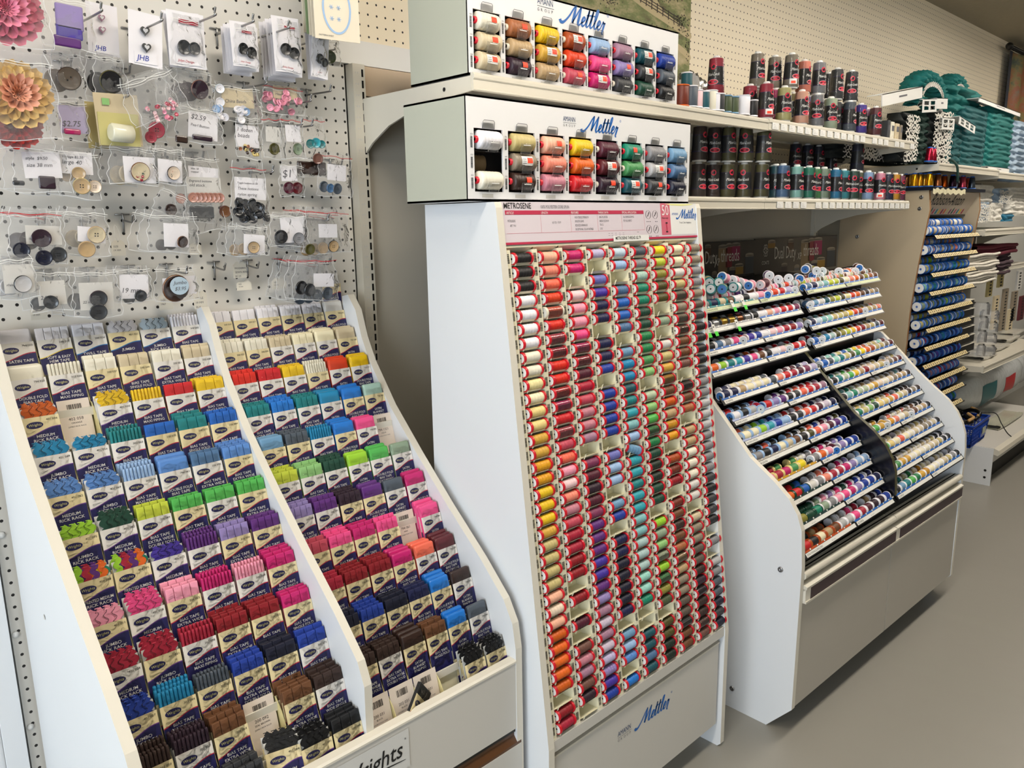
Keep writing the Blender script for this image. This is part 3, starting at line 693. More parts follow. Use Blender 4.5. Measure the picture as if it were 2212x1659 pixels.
def lg2(mb, fn, a): amann(mb, 1.304, 1.6755, .042, M_lnavy, M_grayink, fn) if a else mettler(mb, 1.394, 1.6655, .034, M_lblue, fn)
display_box(1.128, 1.869, -.416, -.22, 1.770, 1.957, 1.1425, .0901, .077, 1.783, 1.899, 'upper white thread display box standing on the cream shelf', lg1)
display_box(1.030, 1.787, -.516, -.32, 1.513, 1.7115, 1.0485, .0915, .077, 1.531, 1.651, 'lower white thread display box on top of the spool rack', lg2)
UP = [('ivory', 'beige', 'beige'), ('copper', 'tan', 'dark_plum'), ('yellow', 'gold', 'tan'), ('rust', 'red_orange', 'rose'), ('light_blue', 'hot_pink', 'magenta'), ('mauve', 'lilac', 'charcoal'), ('dark_teal', 'charcoal', 'dark_green'), ('royal_blue', 'slate', 'black')]
UPS = ['112', '101', '020', '211', '002', '010', '220', '000']; UPC = ['rrr', 'wwr', 'rrr', 'www', 'rrr', 'rrw', 'rrr', 'rrr']
LO = [('white', None, 'ivory'), ('khaki', 'taupe', 'dark_brown'), ('peach', 'salmon', 'dusty_rose'), ('yellow', 'orange', 'red'), ('burgundy', 'maroon', 'dark_plum'), ('teal_green', 'mid_green', 'dark_teal'), ('gray', 'light_gray', 'charcoal'), ('light_steel', 'steel_blue', 'dark_navy')]
LOS = ['000', '021', '100', '000', '021', '302', '021', '000']; LOC = ['rwr', 'rrr', 'rrr', 'rrr', 'wrw', 'rwr', 'rrr', 'rrr']
for (T, SS, CC, yy, zt, wx0, pitch, nmb) in ((UP, UPS, UPC, -.411, 1.8785, 1.1425, .0901, 'upper'), (LO, LOS, LOC, -.511, 1.6300, 1.0485, .0915, 'lower')):
    for i, c3 in enumerate(T):
        for r, c in enumerate(c3):
            row = ['top', 'middle', 'bottom'][r]
            if c is None:
                thing('king_spool', 'tan thread cone far back in the first middle window of the lower box', 'thread cone', [('thread', KING, 'tan'), ('core_tube', TUBER, None)], (wx0+.046, yy+.048, zt-r*.0385-.002), None, 'king spools in the display boxes').scale = (.9, .5, .95)
                continue
            ps = [('thread', KING, c), ('core_tube', TUBER if CC[i][r] == 'r' else TUBEW, None), ('clear_clip', CLIP, None)]
            if SS[i][r] != '0': ps.append(('price_sticker', STK[int(SS[i][r])], None))
            t = thing('king_spool', '%s thread cone in the %s row, %s window of the %s box' % (nm(c), row, ordn(i+1), nmb), 'thread cone', ps, (wx0+i*pitch+.0395+(.003 if r % 2 else 0), yy, zt-r*.0385), (0, 0, random.Random(i*3+r).uniform(-.05, .05)), 'king spools in the display boxes')

# ------------------------------------------------------------------ spool rack (centre)
R0 = Vector((0, -.53, 1.51)); RD = Vector((0, -.1171, -.99312)); RN = Vector((0, -.99312, .1171))
rk = empty('spool_rack', (0, 0, 0), None, 'tall white rack holding nine columns of small thread spools', 'display rack')
prof = [(-.315, .0), (-.315, 1.511), (-.536, 1.511), (-.5405, 1.50), (-.668, .42), (-.675, .36), (-.675, .01), (-.665, 0)]
mb = MB(); mb.prism(prof, 'x', 1.080, 1.098, M_white, M_edge)
for y, z in ((-.50, 1.42), (-.46, 1.47)): mb.lathe([(.0001, -.001), (.006, -.0006)], 12, M_white, c=(1.08, y, z), ax='x')
mb.build('side_panel', rk)
mb = MB(); mb.prism(prof, 'x', 1.788, 1.806, M_white, M_edge); mb.build('side_panel', rk)
mb = MB(); mb.box(1.098, 1.788, -.53, -.315, 1.497, 1.511, M_white); mb.build('top_board', rk)
fnp = lambda o: (lambda u, s: tuple(R0+RD*s+RN*o+Vector((u, 0, 0))))
def slope_box(mb, x0, x1, s0, s1, n0, n1, m):
    vs = [R0+RD*s+RN*n+Vector((x, 0, 0)) for x in (x0, x1) for s in (s1, s0) for n in (n0, n1)]
    mb.add(vs, [(0, 1, 3, 2), (4, 6, 7, 5), (0, 4, 5, 1), (2, 3, 7, 6), (0, 2, 6, 4), (1, 5, 7, 3)], m)
mb = MB(); slope_box(mb, 1.098, 1.788, .085, 1.175, -.034, -.030, M_cream); mb.build('back_board', rk)
RS = .029; S0 = .1128; CX0 = 1.144; CP = .0781
# track of moulded holders (one column), local origin at column centre x
tk = MB()
for j in range(36):
    s = S0+RS*j
    slope_box(tk, -.0315, .0315, s+.0125, s+.0140, -.030, .001, M_cream)
    # sloping catch plate and two forked prongs
    vs = [R0+RD*(s+.013)+RN*.001+Vector((-.0315, 0, 0)), R0+RD*(s+.013)+RN*.001+Vector((.0315, 0, 0)), R0+RD*(s+.009)+RN*.009+Vector((.024, 0, 0)), R0+RD*(s+.009)+RN*.009+Vector((-.024, 0, 0))]
    tk.add(vs, [(0, 1, 2, 3)], M_cream)
    for sg in (-1, 1):
        x = sg*.0245
        for q in (-.0035, .0035):
            vs = [R0+RD*(s+.0155)+RN*.006+Vector((x, 0, 0)), R0+RD*(s+.0135)+RN*.0085+Vector((x+q*.35, 0, 0)), R0+RD*(s+.002)+RN*.0125+Vector((x+q, 0, 0)), R0+RD*(s+.004)+RN*.0105+Vector((x+q*.5-.0003, 0, 0))]
            tk.add(vs, [(0, 1, 2, 3), (3, 2, 1, 0)], M_cream)
for x in (-.0322, .0322): slope_box(tk, x-.0007, x+.0007, .097, S0+RS*35+.017, -.030, .004, M_cream)
TK = mesh_of(tk, 'spool_track')
for i in range(9): link('spool_track', TK, rk, (CX0+i*CP, 0, 0))
sm = MB(); slope_box(sm, -.0068, .0068, .095, S0+RS*35+.018, -.03, .0045, M_cream)
for j in range(36):
    rr = random.Random(j); s = S0+RS*j-.010
    fn = fnp(.0049); e = s+.018
    while s < e:
        h = rr.choice((.0006, .001)); sm.rect(-.0050, .0030, s, s+h, M_ink, fn); s += h+rr.choice((.0006, .0009))
SMM = mesh_of(sm, 'label_strip')
for i in range(9): link('label_strip', SMM, rk, (CX0-CP/2+i*CP, 0, 0))
mb = MB()
for i in range(9): mb.add([R0+RD*.088+RN*.004+Vector((CX0+(i-.5)*CP, 0, 0)), R0+RD*.088+RN*.004+Vector((CX0+(i+.5)*CP, 0, 0)), R0+RD*.098-RN*.012+Vector((CX0+(i+.42)*CP, 0, 0)), R0+RD*.098-RN*.012+Vector((CX0+(i-.42)*CP, 0, 0))], [(0, 1, 2, 3)], M_cream)
slope_box(mb, 1.098, 1.788, .086, .090, -.034, .004, M_cream); mb.build('top_ledge', rk)
mb = MB(); slope_box(mb, 1.098, 1.788, S0+RS*35+.018, S0+RS*35+.022, -.034, .006, M_whiteg); mb.box(1.098, 1.788, -.672, -.640, .345, .372, M_whiteg); mb.box(1.098, 1.788, -.646, -.635, .29, .350, M_black); mb.build('lower_rail', rk)  # black strip under the rail paints the shade in the gap above the drawer
mb = MB(); mb.box(1.100, 1.776, -.664, -.648, .075, .324, M_whiteg); mb.box(1.100, 1.776, -.666, -.648, .324, .329, M_edge); d = mb.build('drawer_front', rk)
lg = MB(); f = front(0, -.6646, 0); lg2a = lg; amann(lg, 1.331, .252, .054, M_lnavy, M_grayink, f); lg.build('maker_mark', rk); lg = MB(); mettler(lg, 1.434, .245, .038, M_lblue, f); lg.build('brand_logo', rk)
mb = MB(); mb.box(1.100, 1.788, -.60, -.585, 0, .075, M_whiteg); mb.build('plinth', rk)
# information sign
sg = empty('information_sign', (0, 0, 0), None, 'pink and white thread information sign across the top of the spool rack', 'sign')
M_sig = mat('sign_lilac', (.86, .82, .85), .3, coat=.5); M_sigp = mat('sign_pink', (.84, .42, .50), .35, coat=.4); M_sigr = mat('sign_raspberry', (.74, .20, .32), .35)
mb = MB(); x0, x1 = 1.096, 1.790; SB = .0848
def sf(o): return lambda u, v: tuple(R0+RD*(SB-.0855*v)+RN*(.006+o)+Vector((x0+(x1-x0)*u, 0, 0)))
slope_box(mb, x0, x1, -.001, SB, .001, .006, M_sig); mb.build('sign_board', sg)
mb = MB(); f = sf(.0004); g = sf(.0008); W_ = x1-x0
mb.rect(0, 1, 0, .055, M_sigr, f); mb.rect(.775, .832, .10, 1, M_sigp, f); mb.rect(.015, .675, .70, .80, M_sigr, f); mb.rect(.832, 1, .10, 1, M_paper, f)
mb.poly([(.80, .985), (.84, .945), (.90, .93), (.96, .95), (.985, .985)], mat('pale_yellow_print', (.93, .92, .60), .5), g)
def tx(s, u, v, h, m, sx=1.0, bold=0, al='L', sh=0): mb.text(s, h, m, lambda a, b: g(u+a/W_, v+b/.0855), align=al, sx=sx, bold=bold, shear=sh)
tx('METROSENE', .012, .845, .0165, M_ink, .86, .02); tx('100% POLYESTER CORE SPUN', .165, .85, .0095, M_grayink, .72)
for u, s in ((.02, 'ARTICLE'), (.165, 'LENGTH'), (.30, 'FEATURES'), (.43, 'THREAD DATA'), (.555, 'SPECIAL APPLICATION')): tx(s, u, .715, .0072, M_paper, .75)
for u, v, s in ((.022, .53, 'METROSENE'), (.03, .42, 'ART. 9161'), (.21, .48, '165 YDS / 150 M'), (.315, .60, 'HIGH TENSILE STRENGTH'), (.315, .50, 'SMOOTH SEAMS'), (.315, .40, 'REDUCED SHRINKAGE'), (.315, .30, 'EXCEPTIONAL COLOR FASTNESS'), (.435, .60, '100% POLYESTER'), (.435, .50, 'NEEDLE SIZE 80-90'), (.435, .40, 'TEX 32'), (.435, .30, '2 PLY'), (.56, .60, 'ALL-PURPOSE SEWING'), (.56, .50, 'FOR ALL FABRICS')): tx(s, u, v, .0065, M_grayink, .62)
for v in (.26, .70): mb.rect(.015, .675, v, v+.006, M_sigp, f)
for u in (.16, .295, .425, .55, .675): mb.rect(u, u+.0008, .26, .70, M_sigp, f)
for u in (.70, .74):
    for v in (.68, .27):
        P = [(u+.014*cos(a*PI/8), v+.115*sin(a*PI/8)) for a in range(17)]; mb.stroke(P, .0022, M_ink, g); mb.stroke([(u-.005, v-.05), (u+.002, v+.02), (u+.004, v+.07)], .004, M_ink, g)
        for q in (-1, 0, 1)[(0 if u < .72 else 1):]: mb.rect(u+q*.009-.0025, u+q*.009+.0025, v-.20, v-.185, M_ink, g)
tx('50', .782, .66, .036, M_paper, .85); tx('Medium weight', .781, .56, .006, M_ink, .7)
mb.rect(.800, .812, .42, .46, M_ink, g); mb.rect(.803, .809, .22, .42, M_sigr, g); mb.rect(.800, .812, .17, .21, M_ink, g)
tx('AMANN', .842, .66, .009, M_lblue, .8); tx('Thread. Color. Imagination.', .885, .42, .0065, M_grayink, .75)
mettler(mb, 0, 0, 1, M_lblue, lambda u, v: g(.900+u*.0235/W_, .56+v*.0235/.0855), False)
for u in (.475, .49, .51, .53, .55): mb.rect(u, u+.009, .14, .145, M_ink, g); mb.rect(u, u+.009, .19, .195, M_ink, g)
tx('...', .63, .20, .012, M_ink)
mb.build('sign_print', sg)
mb = MB(); h = sf(.002)
mb.rect(.497, .692, -.03, .125, M_paper, h); mb.text('METROSENE THREAD $2.79', .0098, M_ink, lambda a, b: sf(.0024)(.508+a/W_, .02+b/.0855), sx=.80, bold=.01)
tag(mb.build('price_label'), 'white price label reading metrosene thread $2.79 on the pink sign', 'label')

# spools of the rack
def spool_core(m, rf=.0130, L=.0215, hub=.006, face=M_paper, n=22):
    """two flanges on one hub, paper discs on both ends, a dark bore"""
    mb = MB(); T = L+.0055
    prof = [(.0001, -T+.001, M_ink), (.0022, -T, face), (rf*.78, -T, m), (rf*.92, -T, m), (rf, -T+.002, m), (rf*.99, -L, m), (rf*.8, -L, m), (hub, -L, m), (hub, L, m), (rf*.8, L, m), (rf*.99, L, m), (rf, T-.002, m), (rf*.92, T, m), (rf*.78, T, face), (.0022, T, M_ink), (.0001, T-.001, M_ink)]
    k = len(prof); vs = [(h, r*cos(2*PI*i/n), r*sin(2*PI*i/n)) for i in range(n) for r, h, _ in prof]
    base = len(mb.v); mb.v += vs
    for i in range(n):
        for j in range(k-1):
            mb.f.append([base+i*k+j, base+((i+1) % n)*k+j, base+((i+1) % n)*k+j+1, base+i*k+j+1]); mb.m.append(mb.mi(prof[j][2] if j < 8 else prof[j+1][2] if j+1 < k else M_ink)); mb.sm.append(False)
    return mesh_of(mb, 'spool_body')
def thread_mesh(L=.0215, r=.0108, m=None, bumps=5, n=18):
    mb = MB(); K = 20
    mb.lathe([(r*.96+r*.07*abs(sin(PI*bumps*j/K)), -L+2*L*j/K) for j in range(K+1)], n, m or M_thr, ax='x', cap=False); return mesh_of(mb, 'thread')
SCORE = spool_core(M_red); SCOREW = spool_core(mat('pale_spool_plastic', (.86, .83, .75), .3)); STHR = thread_mesh()
# film sleeve on the unopened ones
gl = MB(); gl.lathe([(.0124, -.021), (.0124, .021)], 18, clear_mat('tight_film', .02, .35, 10, .1, .05), ax='x', cap=False); SLV = mesh_of(gl, 'film_sleeve')
SP = [
'black black black white white white white ivory ivory pale_yellow cream light_yellow light_yellow gold gold amber amber yellow yellow yellow gold khaki khaki khaki khaki peach pale_peach peach dark_orange orange orange orange dark_orange - dark_red crimson',
'peach salmon coral red_orange coral* bright_red rose* crimson* bright_red bright_red red* magenta* red rose* rose coral pink pale_pink salmon dusty_rose rose crimson crimson dark_red dark_red - dark_red - burgundy - mauve_brown dusty_rose mauve mauve_brown dark_plum -',
'magenta magenta - pale_pink pink pink hot_pink magenta* crimson* burgundy crimson rose dusty_rose dusty_rose mauve - plum burgundy dark_plum burgundy plum purple purple purple violet violet purple lilac mauve palelilac mauve pale_lilac lavender lilac violet royal_blue',
'lavender - periwinkle violet navy navy - navy navy royal_blue - royal_blue royal_blue royal_blue royal_blue - periwinkle light_blue light_blue - light_steel royal_blue - navy navy dark_navy dark_navy dark_navy dark_navy navy - light_steel light_blue cornflower - bright_blue',
'pale_blue light_blue - steel_blue blue blue steel_blue - light_steel cerulean cerulean dark_teal teal turquoise light_teal light_blue light_steel turquoise turquoise teal turquoise turquoise light_teal light_teal pale_teal pale_teal pale_teal aqua aqua teal_green - - dark_teal dark_teal steel_blue dark_teal',
'slate gray seafoam teal_green teal_green dark_green dark_green green green mid_green light_green - pale_sage light_green bright_green mid_green* green dark_green green_black green_black dark_green dark_green - lime sage light_green pale_sage* lime mid_green* olive moss - dark_olive dark_olive green_black green_black',
'bright_yellow chartreuse olive dark_olive dark_olive - sage - pale_gray khaki gold dark_gold* brown dark_orange tan dark_gold amber - rust dark_rust dark_red - dark_rust brown dark_brown brown copper tan* tan taupe taupe dark_taupe dark_taupe charcoal* brown brown',
'cream cream pale_gray khaki taupe* taupe taupe* brown* brown brown mauve_brown - dark_brown* brown copper - tan tan ivory ivory ivory pale_gray pale_gray - beige taupe taupe dark_taupe dark_taupe dark_brown dark_plum dark_plum* dark_brown dark_brown mauve_brown* mauve_brown',
'taupe taupe gray gray taupe dark_taupe charcoal black black black black charcoal gray gray light_gray light_gray light_gray gray gray gray gray charcoal black charcoal charcoal black - gray - light_gray gray slate slate dark_navy charcoal dark_navy']
for i, line in enumerate(SP):
    for j, c in enumerate(line.split()):
        if c == '-': continue
        film = c.endswith('*'); c = c.rstrip('*').replace('palelilac', 'pale_lilac')
        P = R0+RD*(S0+RS*j)+RN*.001
        rr = random.Random(i*50+j)
        ps = [('thread', STHR, c), ('spool_body', SCOREW if (i, j) == (1, 4) else SCORE, None)]
        if film: ps.append(('film_sleeve', SLV, None))
        lab = '%s thread spool with red ends, %s place down the %s rack column' % (nm(c), ordn(j+1), ordn(i+1))
        t = thing('thread_spool', lab, 'thread spool', ps, (CX0+i*CP, P.y, P.z), (rr.uniform(-.6, .6), 0, rr.uniform(-.04, .04)), 'red ended spools in the tall rack')
        if (i, j) == (4, 16): t.rotation_euler = (0, .35, -.25)
# ------------------------------------------------------------------ white capped spool cabinet (right of centre)
CR = empty('thread_cabinet', (1.99, 0, 0), (0, 0, -.0252), 'wide white sloping cabinet with two bays of stepped black spool trays', 'display cabinet')
def TW(lx, ly, lz):   # cabinet frame -> room
    return Vector((1.99+lx*cos(.0252)+ly*sin(.0252), ly*cos(.0252)-lx*sin(.0252), lz))
P0 = [(-.03, 0), (-.717, 0), (-.793, .085), (-.797, .526), (-.79, .63), (-.775, .672), (-.747, .713), (-.70, .752), (-.623, .805), (-.535, .90), (-.48, .957), (-.435, 1.01), (-.03, 1.01)]
P1 = [(-.03, 0), (-.717, 0), (-.793, .085), (-.797, .60), (-.792, .66), (-.779, .70), (-.757, .742), (-.722, .783), (-.664, .828), (-.60, .882), (-.53, .95), (-.45, 1.02), (-.03, 1.02)]
mb = MB(); mb.prism(P0, 'x', 0, .018, M_white, M_edge)
for y, z in ((-.735, .50), (-.60, .065)): mb.lathe([(.0001, -.001), (.0045, -.0035), (.0075, -.003), (.008, 0)], 14, M_chrome, c=(0, y, z), ax='x', cap=False)
mb.build('side_panel', CR)
mb = MB(); mb.prism(P1, 'x', 1.252, 1.27, M_white, M_edge); mb.build('side_panel', CR)
mb = MB(); pm = [(a[0], (a[1]+b[1])/2) for a, b in zip(P0, P1)]
M_divn = mat('glossy_black_divider', (.045, .05, .075), .22, coat=.4)
mb.prism([(-.03, .50)]+[((a[0]+b[0])/2+.004, (a[1]+b[1])/2+.012) for a, b in zip(P0[3:], P1[3:])], 'x', .622, .640, M_divn, mat('olive_worn_edge', (.30, .29, .18), .5)); mb.build('bay_divider', CR)
TY = [-.438, -.447, -.462, -.477, -.519, -.557, -.594, -.635, -.678, -.717, -.76, -.797]
TZ = [1.219, 1.158, 1.095, 1.032, .957, .899, .846, .791, .732, .676, .620, .562]
M_trayb = mat('black_tray', (.04, .042, .05), .35); M_lblb = mat('label_blue', (.13, .40, .74), .5); M_lblw = mat('label_white', (.90, .90, .88), .5)
M_lblp = mat('label_pale_green', (.80, .84, .68), .5)
TAPC = {'t': mat('label_teal', (.10, .50, .52), .5), 'v': mat('label_lilac', (.66, .70, .84), .5), 'g': mat('label_grey', (.70, .68, .64), .5), 'y': mat('label_mustard', (.82, .62, .12), .5), 'd': mat('label_dark_green', (.05, .20, .20), .5), 'o': mat('label_rust', (.74, .30, .10), .5), 's': mat('label_silver', (.66, .66, .68), .5), 'b': M_lblb}
LSEG = ['t', 's', 'b', 'b', 'b', 'v', 'v', 'g', 'y', 'd', 'd', 'o']
def lip_plane(y, z, z0):   # sloping label face: u along, v up the slope
    return lambda u, v: (u, y+v*.62, z+v*.78+(u-.63)*.02)
def tray_of(b, i):
    a0, a1 = ((.0185, .612), (.646, 1.245))[b]; y, z = TY[i], TZ[i]
    if i >= 4: a0, a1 = ((.019, .621), (.641, 1.2515))[b]
    t = None
    mb = MB()
    def bx(x0, x1, y0, y1, z0, z1, m):
        vs = [(x, yy, zz+(x-.63)*.02) for x in (x0, x1) for yy in (y0, y1) for zz in (z0, z1)]
        mb.add(vs, [(0, 1, 3, 2), (4, 6, 7, 5), (0, 4, 5, 1), (2, 3, 7, 6), (0, 2, 6, 4), (1, 5, 7, 3)], m)
    dpt = .095 if i >= 4 else .085
    bx(a0, a1, y+.006, y+dpt, z-.004, z-.001, M_trayb); bx(a0, a1, y+dpt, y+dpt+.003, z-.004, z+.052, M_trayb)
    f = lip_plane(y+.0, z-.006, 0); n = lambda o: (lambda u, v: (u, y+v*.62-o*.78, z-.006+v*.78+(u-.63)*.02+o*.62))
    g = n(0)
    mb.add([g(a0, -.003), g(a1, -.003), g(a1, .027), g(a0, .027), (a0, y+.012, z-.004+(a0-.63)*.02), (a1, y+.012, z-.004+(a1-.63)*.02)], [(0, 1, 2, 3), (0, 4, 5, 1), (3, 2, 5, 4)], M_trayb)
    o = mb.build('tray', CR)
    L = MB(); h = n(.0006); mid = a0+.32 if b == 0 else a0+.3
    e0, e1 = a0+.006, a1-.006
    for s0, s1, c in ((e0, mid-.003, LSEG[i] if b == 0 else 'b'), (mid+.003, e1, 'b')):
        L.rect(s0, s1, .0005, .0125, M_lblw if (i, b) not in ((0, 0), (0, 1)) else M_lblp, h); L.rect(s0, s0+.005, .0005, .0125, M_ink, n(.0008))
        u = s0
        while u < s1-.02:
            L.rect(u, min(u+.036, s1), .0135, .0205, TAPC[c], h); L.rect(u+.036, min(u+.042, s1), .0145, .0195, M_lblw, h); u += .042
        L.text({'b': 'ALL PURPOSE', 't': 'COTTON & POLYESTER', 's': 'METALLIC', 'v': 'QUILTING & PIECING', 'g': 'HAND QUILTING', 'y': 'EMBROIDERY', 'd': 'OUTDOOR', 'o': 'EXTRA STRONG & UPHOLSTERY'}[c], .0078, M_ink, n(.0009), u=s0+.010, v=.0035, sx=.8)
        L.text('Sew it. Love it.', .0045, M_grayink, n(.0009), u=s0+.155 if c == 'o' else s0+.10, v=.004, sx=.9)
    L.build('label_strip', o)
for b in (0, 1):
    for i in range(12): tray_of(b, i)
mb = MB()   # dark carcass behind the trays
mb.prism([(-.03, 1.245), (-.03, .50), (-.70, .50), (-.42, .93), (-.335, 1.0), (-.335, 1.225)], 'x', .0185, .621, M_trayb); mb.prism([(-.03, 1.245), (-.03, .50), (-.70, .50), (-.42, .93), (-.335, 1.0), (-.335, 1.225)], 'x', .641, 1.2515, M_trayb)
o = mb.build('tray_carcass', CR)
# green offer tags clipped to the labels
gt = MB(); g_ = mat('fluorescent_green', (.30, .86, .24), .5); gt.rect(-.011, .011, -.012, .022, M_lblw, lambda u, v: (u, -.002+v*.55, v)); gt.rect(-.010, .014, -.024, -.006, g_, lambda u, v: (u, -.0035+v*.5, v)); gt.rect(-.007, .003, .010, .014, M_ink, lambda u, v: (u, -.0028+v*.55, v)); GT = mesh_of(gt, 'offer_tag')
for i, lx in ((0, .175), (0, .235), (1, .03), (1, .065), (1, .19)):
    p = TW(lx, TY[i]-.002, TZ[i]+.002+(lx-.63)*.02)
    o = link('offer_tag', GT, None, p); o.scale = (.72, .72, .72); tag(o, 'small white clip tag with green flag on the %s label rail, %s' % (('top' if i == 0 else 'second'), {.175: 'leftward one', .235: 'rightward one', .03: 'farthest left', .065: 'second from left', .19: 'rightmost'}[lx]), 'tag')
# lower drawers
M_drw = mat('warm_grey_laminate', (.70, .68, .64), .42, noise=(3, .03)); M_plum = mat('plum_insert', (.20, .12, .16), .4)
for a0, a1, nmx in ((.020, .632, 'l'), (.637, 1.250, 'r')):
    mb = MB(); mb.box(a0, a1, -.792, -.775, .088, .445, M_drw); d = mb.build('drawer', CR)
    mb = MB(); mb.prism([(-.795, .447), (-.806, .455), (-.807, .462), (-.792, .468), (-.78, .468), (-.78, .438), (-.792, .438)], 'x', a0, a1, M_metal); mb.box(a0+.03, a1, -.8045, -.793, .418, .4545, M_plum); mb.box(a0, a0+.03, -.803, -.793, .418, .4545, M_edge); mb.box(a0, a1, -.806, -.793, .412, .418, M_metal); mb.build('pull_rail', d)
    mb = MB(); mb.lathe([(.0115, a0), (.0115, a1)], 16, M_metal, c=(0, -.790, .492), ax='x'); mb.box(a0, a1, -.79, -.76, .475, .500, M_metal); mb.build('round_rail', CR)
mb = MB(); mb.box(.018, 1.252, -.70, -.69, 0, .09, M_black); mb.box(.018, 1.252, -.775, -.77, .085, .50, M_black); mb.build('plinth', CR)

# ---- spools
M_cth = mat('matte_wound_thread', rough=.5, oc=True, bump=('X', 500, .2, .0004)); M_flg = mat('spool_end_plastic', rough=.3, oc=True)
M_end = mat('blue_printed_disc', (.16, .42, .72), .4); M_metth = mat('metallic_thread', rough=.25, metal=.8, oc=True)
def cmesh(L, r, m, nn=18): return thread_mesh(L, r, m, 1, nn)
C_TH = cmesh(.0170, .0134, M_cth); C_THM = cmesh(.0170, .0134, M_metth)
C_BD = spool_core(M_flg, .0143, .0170, .007, mat('disc_paper', (.80, .83, .86), .5), 20); C_BDB = spool_core(M_flg, .0143, .0170, .007, M_end, 20)
ROWS = [['gray@ navy@ beige@ brown@ white black white pink hot_pink red_orange red lavender purple', 'steel_blue navy pale_teal light_teal chartreuse chartreuse dark_olive cream salmon orange brown olive copper brown'],
['navy silver~ gold~ gold~ copper~ silver~ black white peach pink red red plum purple', 'steel_blue light_steel pale_gray dark_teal olive chartreuse dark_olive pale_yellow red_orange orange brown dark_brown tan taupe'],
['black steel_blue gray hot_pink red violet royal_blue white pale_pink pink crimson dark_red lilac violet', 'navy pale_blue light_teal aqua khaki pale_olive khaki yellow red_orange rust dark_gold khaki tan salmon'],
['orange lime teal turquoise violet hot_pink brown black white pale_pink cream red red lavender violet', 'blue slate cerulean pale_teal dark_olive olive chartreuse yellow red_orange dark_red tan khaki slate maroon'],
['navy navy tan cream cream cream slate salmon red crimson burgundy plum lavender', 'blue slate aqua teal pale_olive dark_olive mid_green bright_yellow orange rust khaki khaki taupe maroon'],
['white^ black^ light_gray^ crimson^ red^ lilac^ purple black charcoal coral red crimson mauve light_blue', 'black teal pale_sage bright_green yellow tan dark_red pale_peach beige khaki tan taupe mauve_brown maroon'],
['cream^ cream^ lime^ turquoise^ royal_blue^ light_blue^ black charcoal coral red burgundy pale_lilac navy', 'black light_teal teal_green pale_sage pale_sage light_yellow gold pale_peach ivory beige taupe tan tan dark_brown'],
['gray^ black^ navy^ cream^ beige^ brown^ black dark_olive coral pink burgundy purple royal_blue', 'blue teal_green pale_olive light_green dark_green light_yellow light_yellow gold coral pale_olive beige dark_brown taupe dark_brown'],
['pink% crimson% magenta% mid_green% bright_yellow% ivory gray orange pink burgundy lilac royal_blue royal_blue', 'pale_teal pale_sage bright_green gold gold amber salmon ivory beige taupe brown beige tan black'],
['black& orange& red& blue& pale_gray gray salmon crimson crimson magenta lilac light_blue light_blue', 'seafoam bright_green bright_green light_yellow cream coral cream ivory beige beige taupe taupe beige black'],
['orange& olive& dark_green& teal_green& sage gray pink hot_pink magenta lilac royal_blue royal_blue navy', 'seafoam bright_green mid_green gold gold ivory cream ivory ivory beige beige khaki black black'],
['red| black| cream| tan| brown| light_gray light_gray hot_pink crimson burgundy dark_plum dark_plum royal_blue', 'black light_steel teal bright_green green gold dark_gold cream ivory ivory beige khaki gray black']]
FLC = {'@': 'teal', '~': 'charcoal', '^': 'light_blue', '%': 'light_yellow', '&': 'dark_green', '|': 'rust'}
rest = []; rr = random.Random(5); nthing = 0
for i in range(12):
    for b in (0, 1):
        cols = ROWS[i][b].split(); n = 13 if b == 0 else 14
        while len(cols) < n: cols.append(cols[-1])
        cols = cols[:n]
        a0, a1 = ((.030, .607), (.660, 1.240))[b]
        if i >= 4: a0, a1 = ((.032, .612), (.652, 1.243))[b]
        pit = (a1-a0)/n
        for k, c in enumerate(cols):
            fl = 'white'; met = False
            if c[-1] in FLC: fl = FLC[c[-1]]; met = c[-1] == '~'; c = c[:-1]
            lx = a0+(k+.5)*pit; zc = TZ[i]+.0135+(lx-.63)*.02
            p = TW(lx, TY[i]+.024, zc)
            for q in range(1, 2):   # rows lying behind the front one
                if rr.random() < .9: rest.append((TW(lx+rr.uniform(-.004, .004), TY[i]+.024+.031*q, zc+.001+rr.uniform(0, .002)), c if rr.random() < .55 else rr.choice(cols).rstrip('@~^%&|'), fl, 0))
            if b == 1 and k >= 11:
                rest.append((p, c, fl, 0)); continue
            if (i, b, k) in ((8, 0, 5),): continue
            turn = rr.random() < .05
            lab = '%s spool, %s ends, %s tray down, %s bay, %s from left' % (nm(c), nm(fl), ordn(i+1), ['left', 'right'][b], ordn(k+1))
            t = thing('capped_spool', lab, 'thread spool', [('thread', C_THM if met else C_TH, c), ('spool_body', C_BDB if rr.random() < .2 else C_BD, fl)], p, (rr.uniform(0, 6), 0, -.0252+(.9 if turn else rr.uniform(-.05, .05))), 'capped spools in the black trays')
            nthing += 1
# loose heap lying on the top tray
HEAP = [(1530, 608, 'tan', 'teal'), (1549, 612, 'beige', 'teal'), (1560, 632, 'tan', 'teal'), (1535, 634, 'gray', 'teal'), (1588, 632, 'white', 'teal'), (1564, 600, 'pink', 'white'), (1585, 606, 'pink', 'white'), (1604, 612, 'pink', 'white'), (1620, 616, 'pink', 'white'),
        (1660, 595, 'purple', 'white'), (1648, 622, 'burgundy', 'pale_pink'), (1742, 580, 'charcoal', 'white'), (1758, 584, 'olive', 'white'), (1779, 588, 'dark_olive', 'white'), (1757, 602, 'pale_teal', 'white'), (1773, 600, 'light_teal', 'white'), (1812, 587, 'orange', 'white'), (1829, 590, 'orange', 'white'), (1843, 593, 'orange', 'white'), (1860, 590, 'brown', 'white'), (1853, 578, 'brown', 'white'), (1680, 606, 'navy', 'white'), (1703, 610, 'navy', 'white'), (1724, 603, 'steel_blue', 'white')]
hn = 0
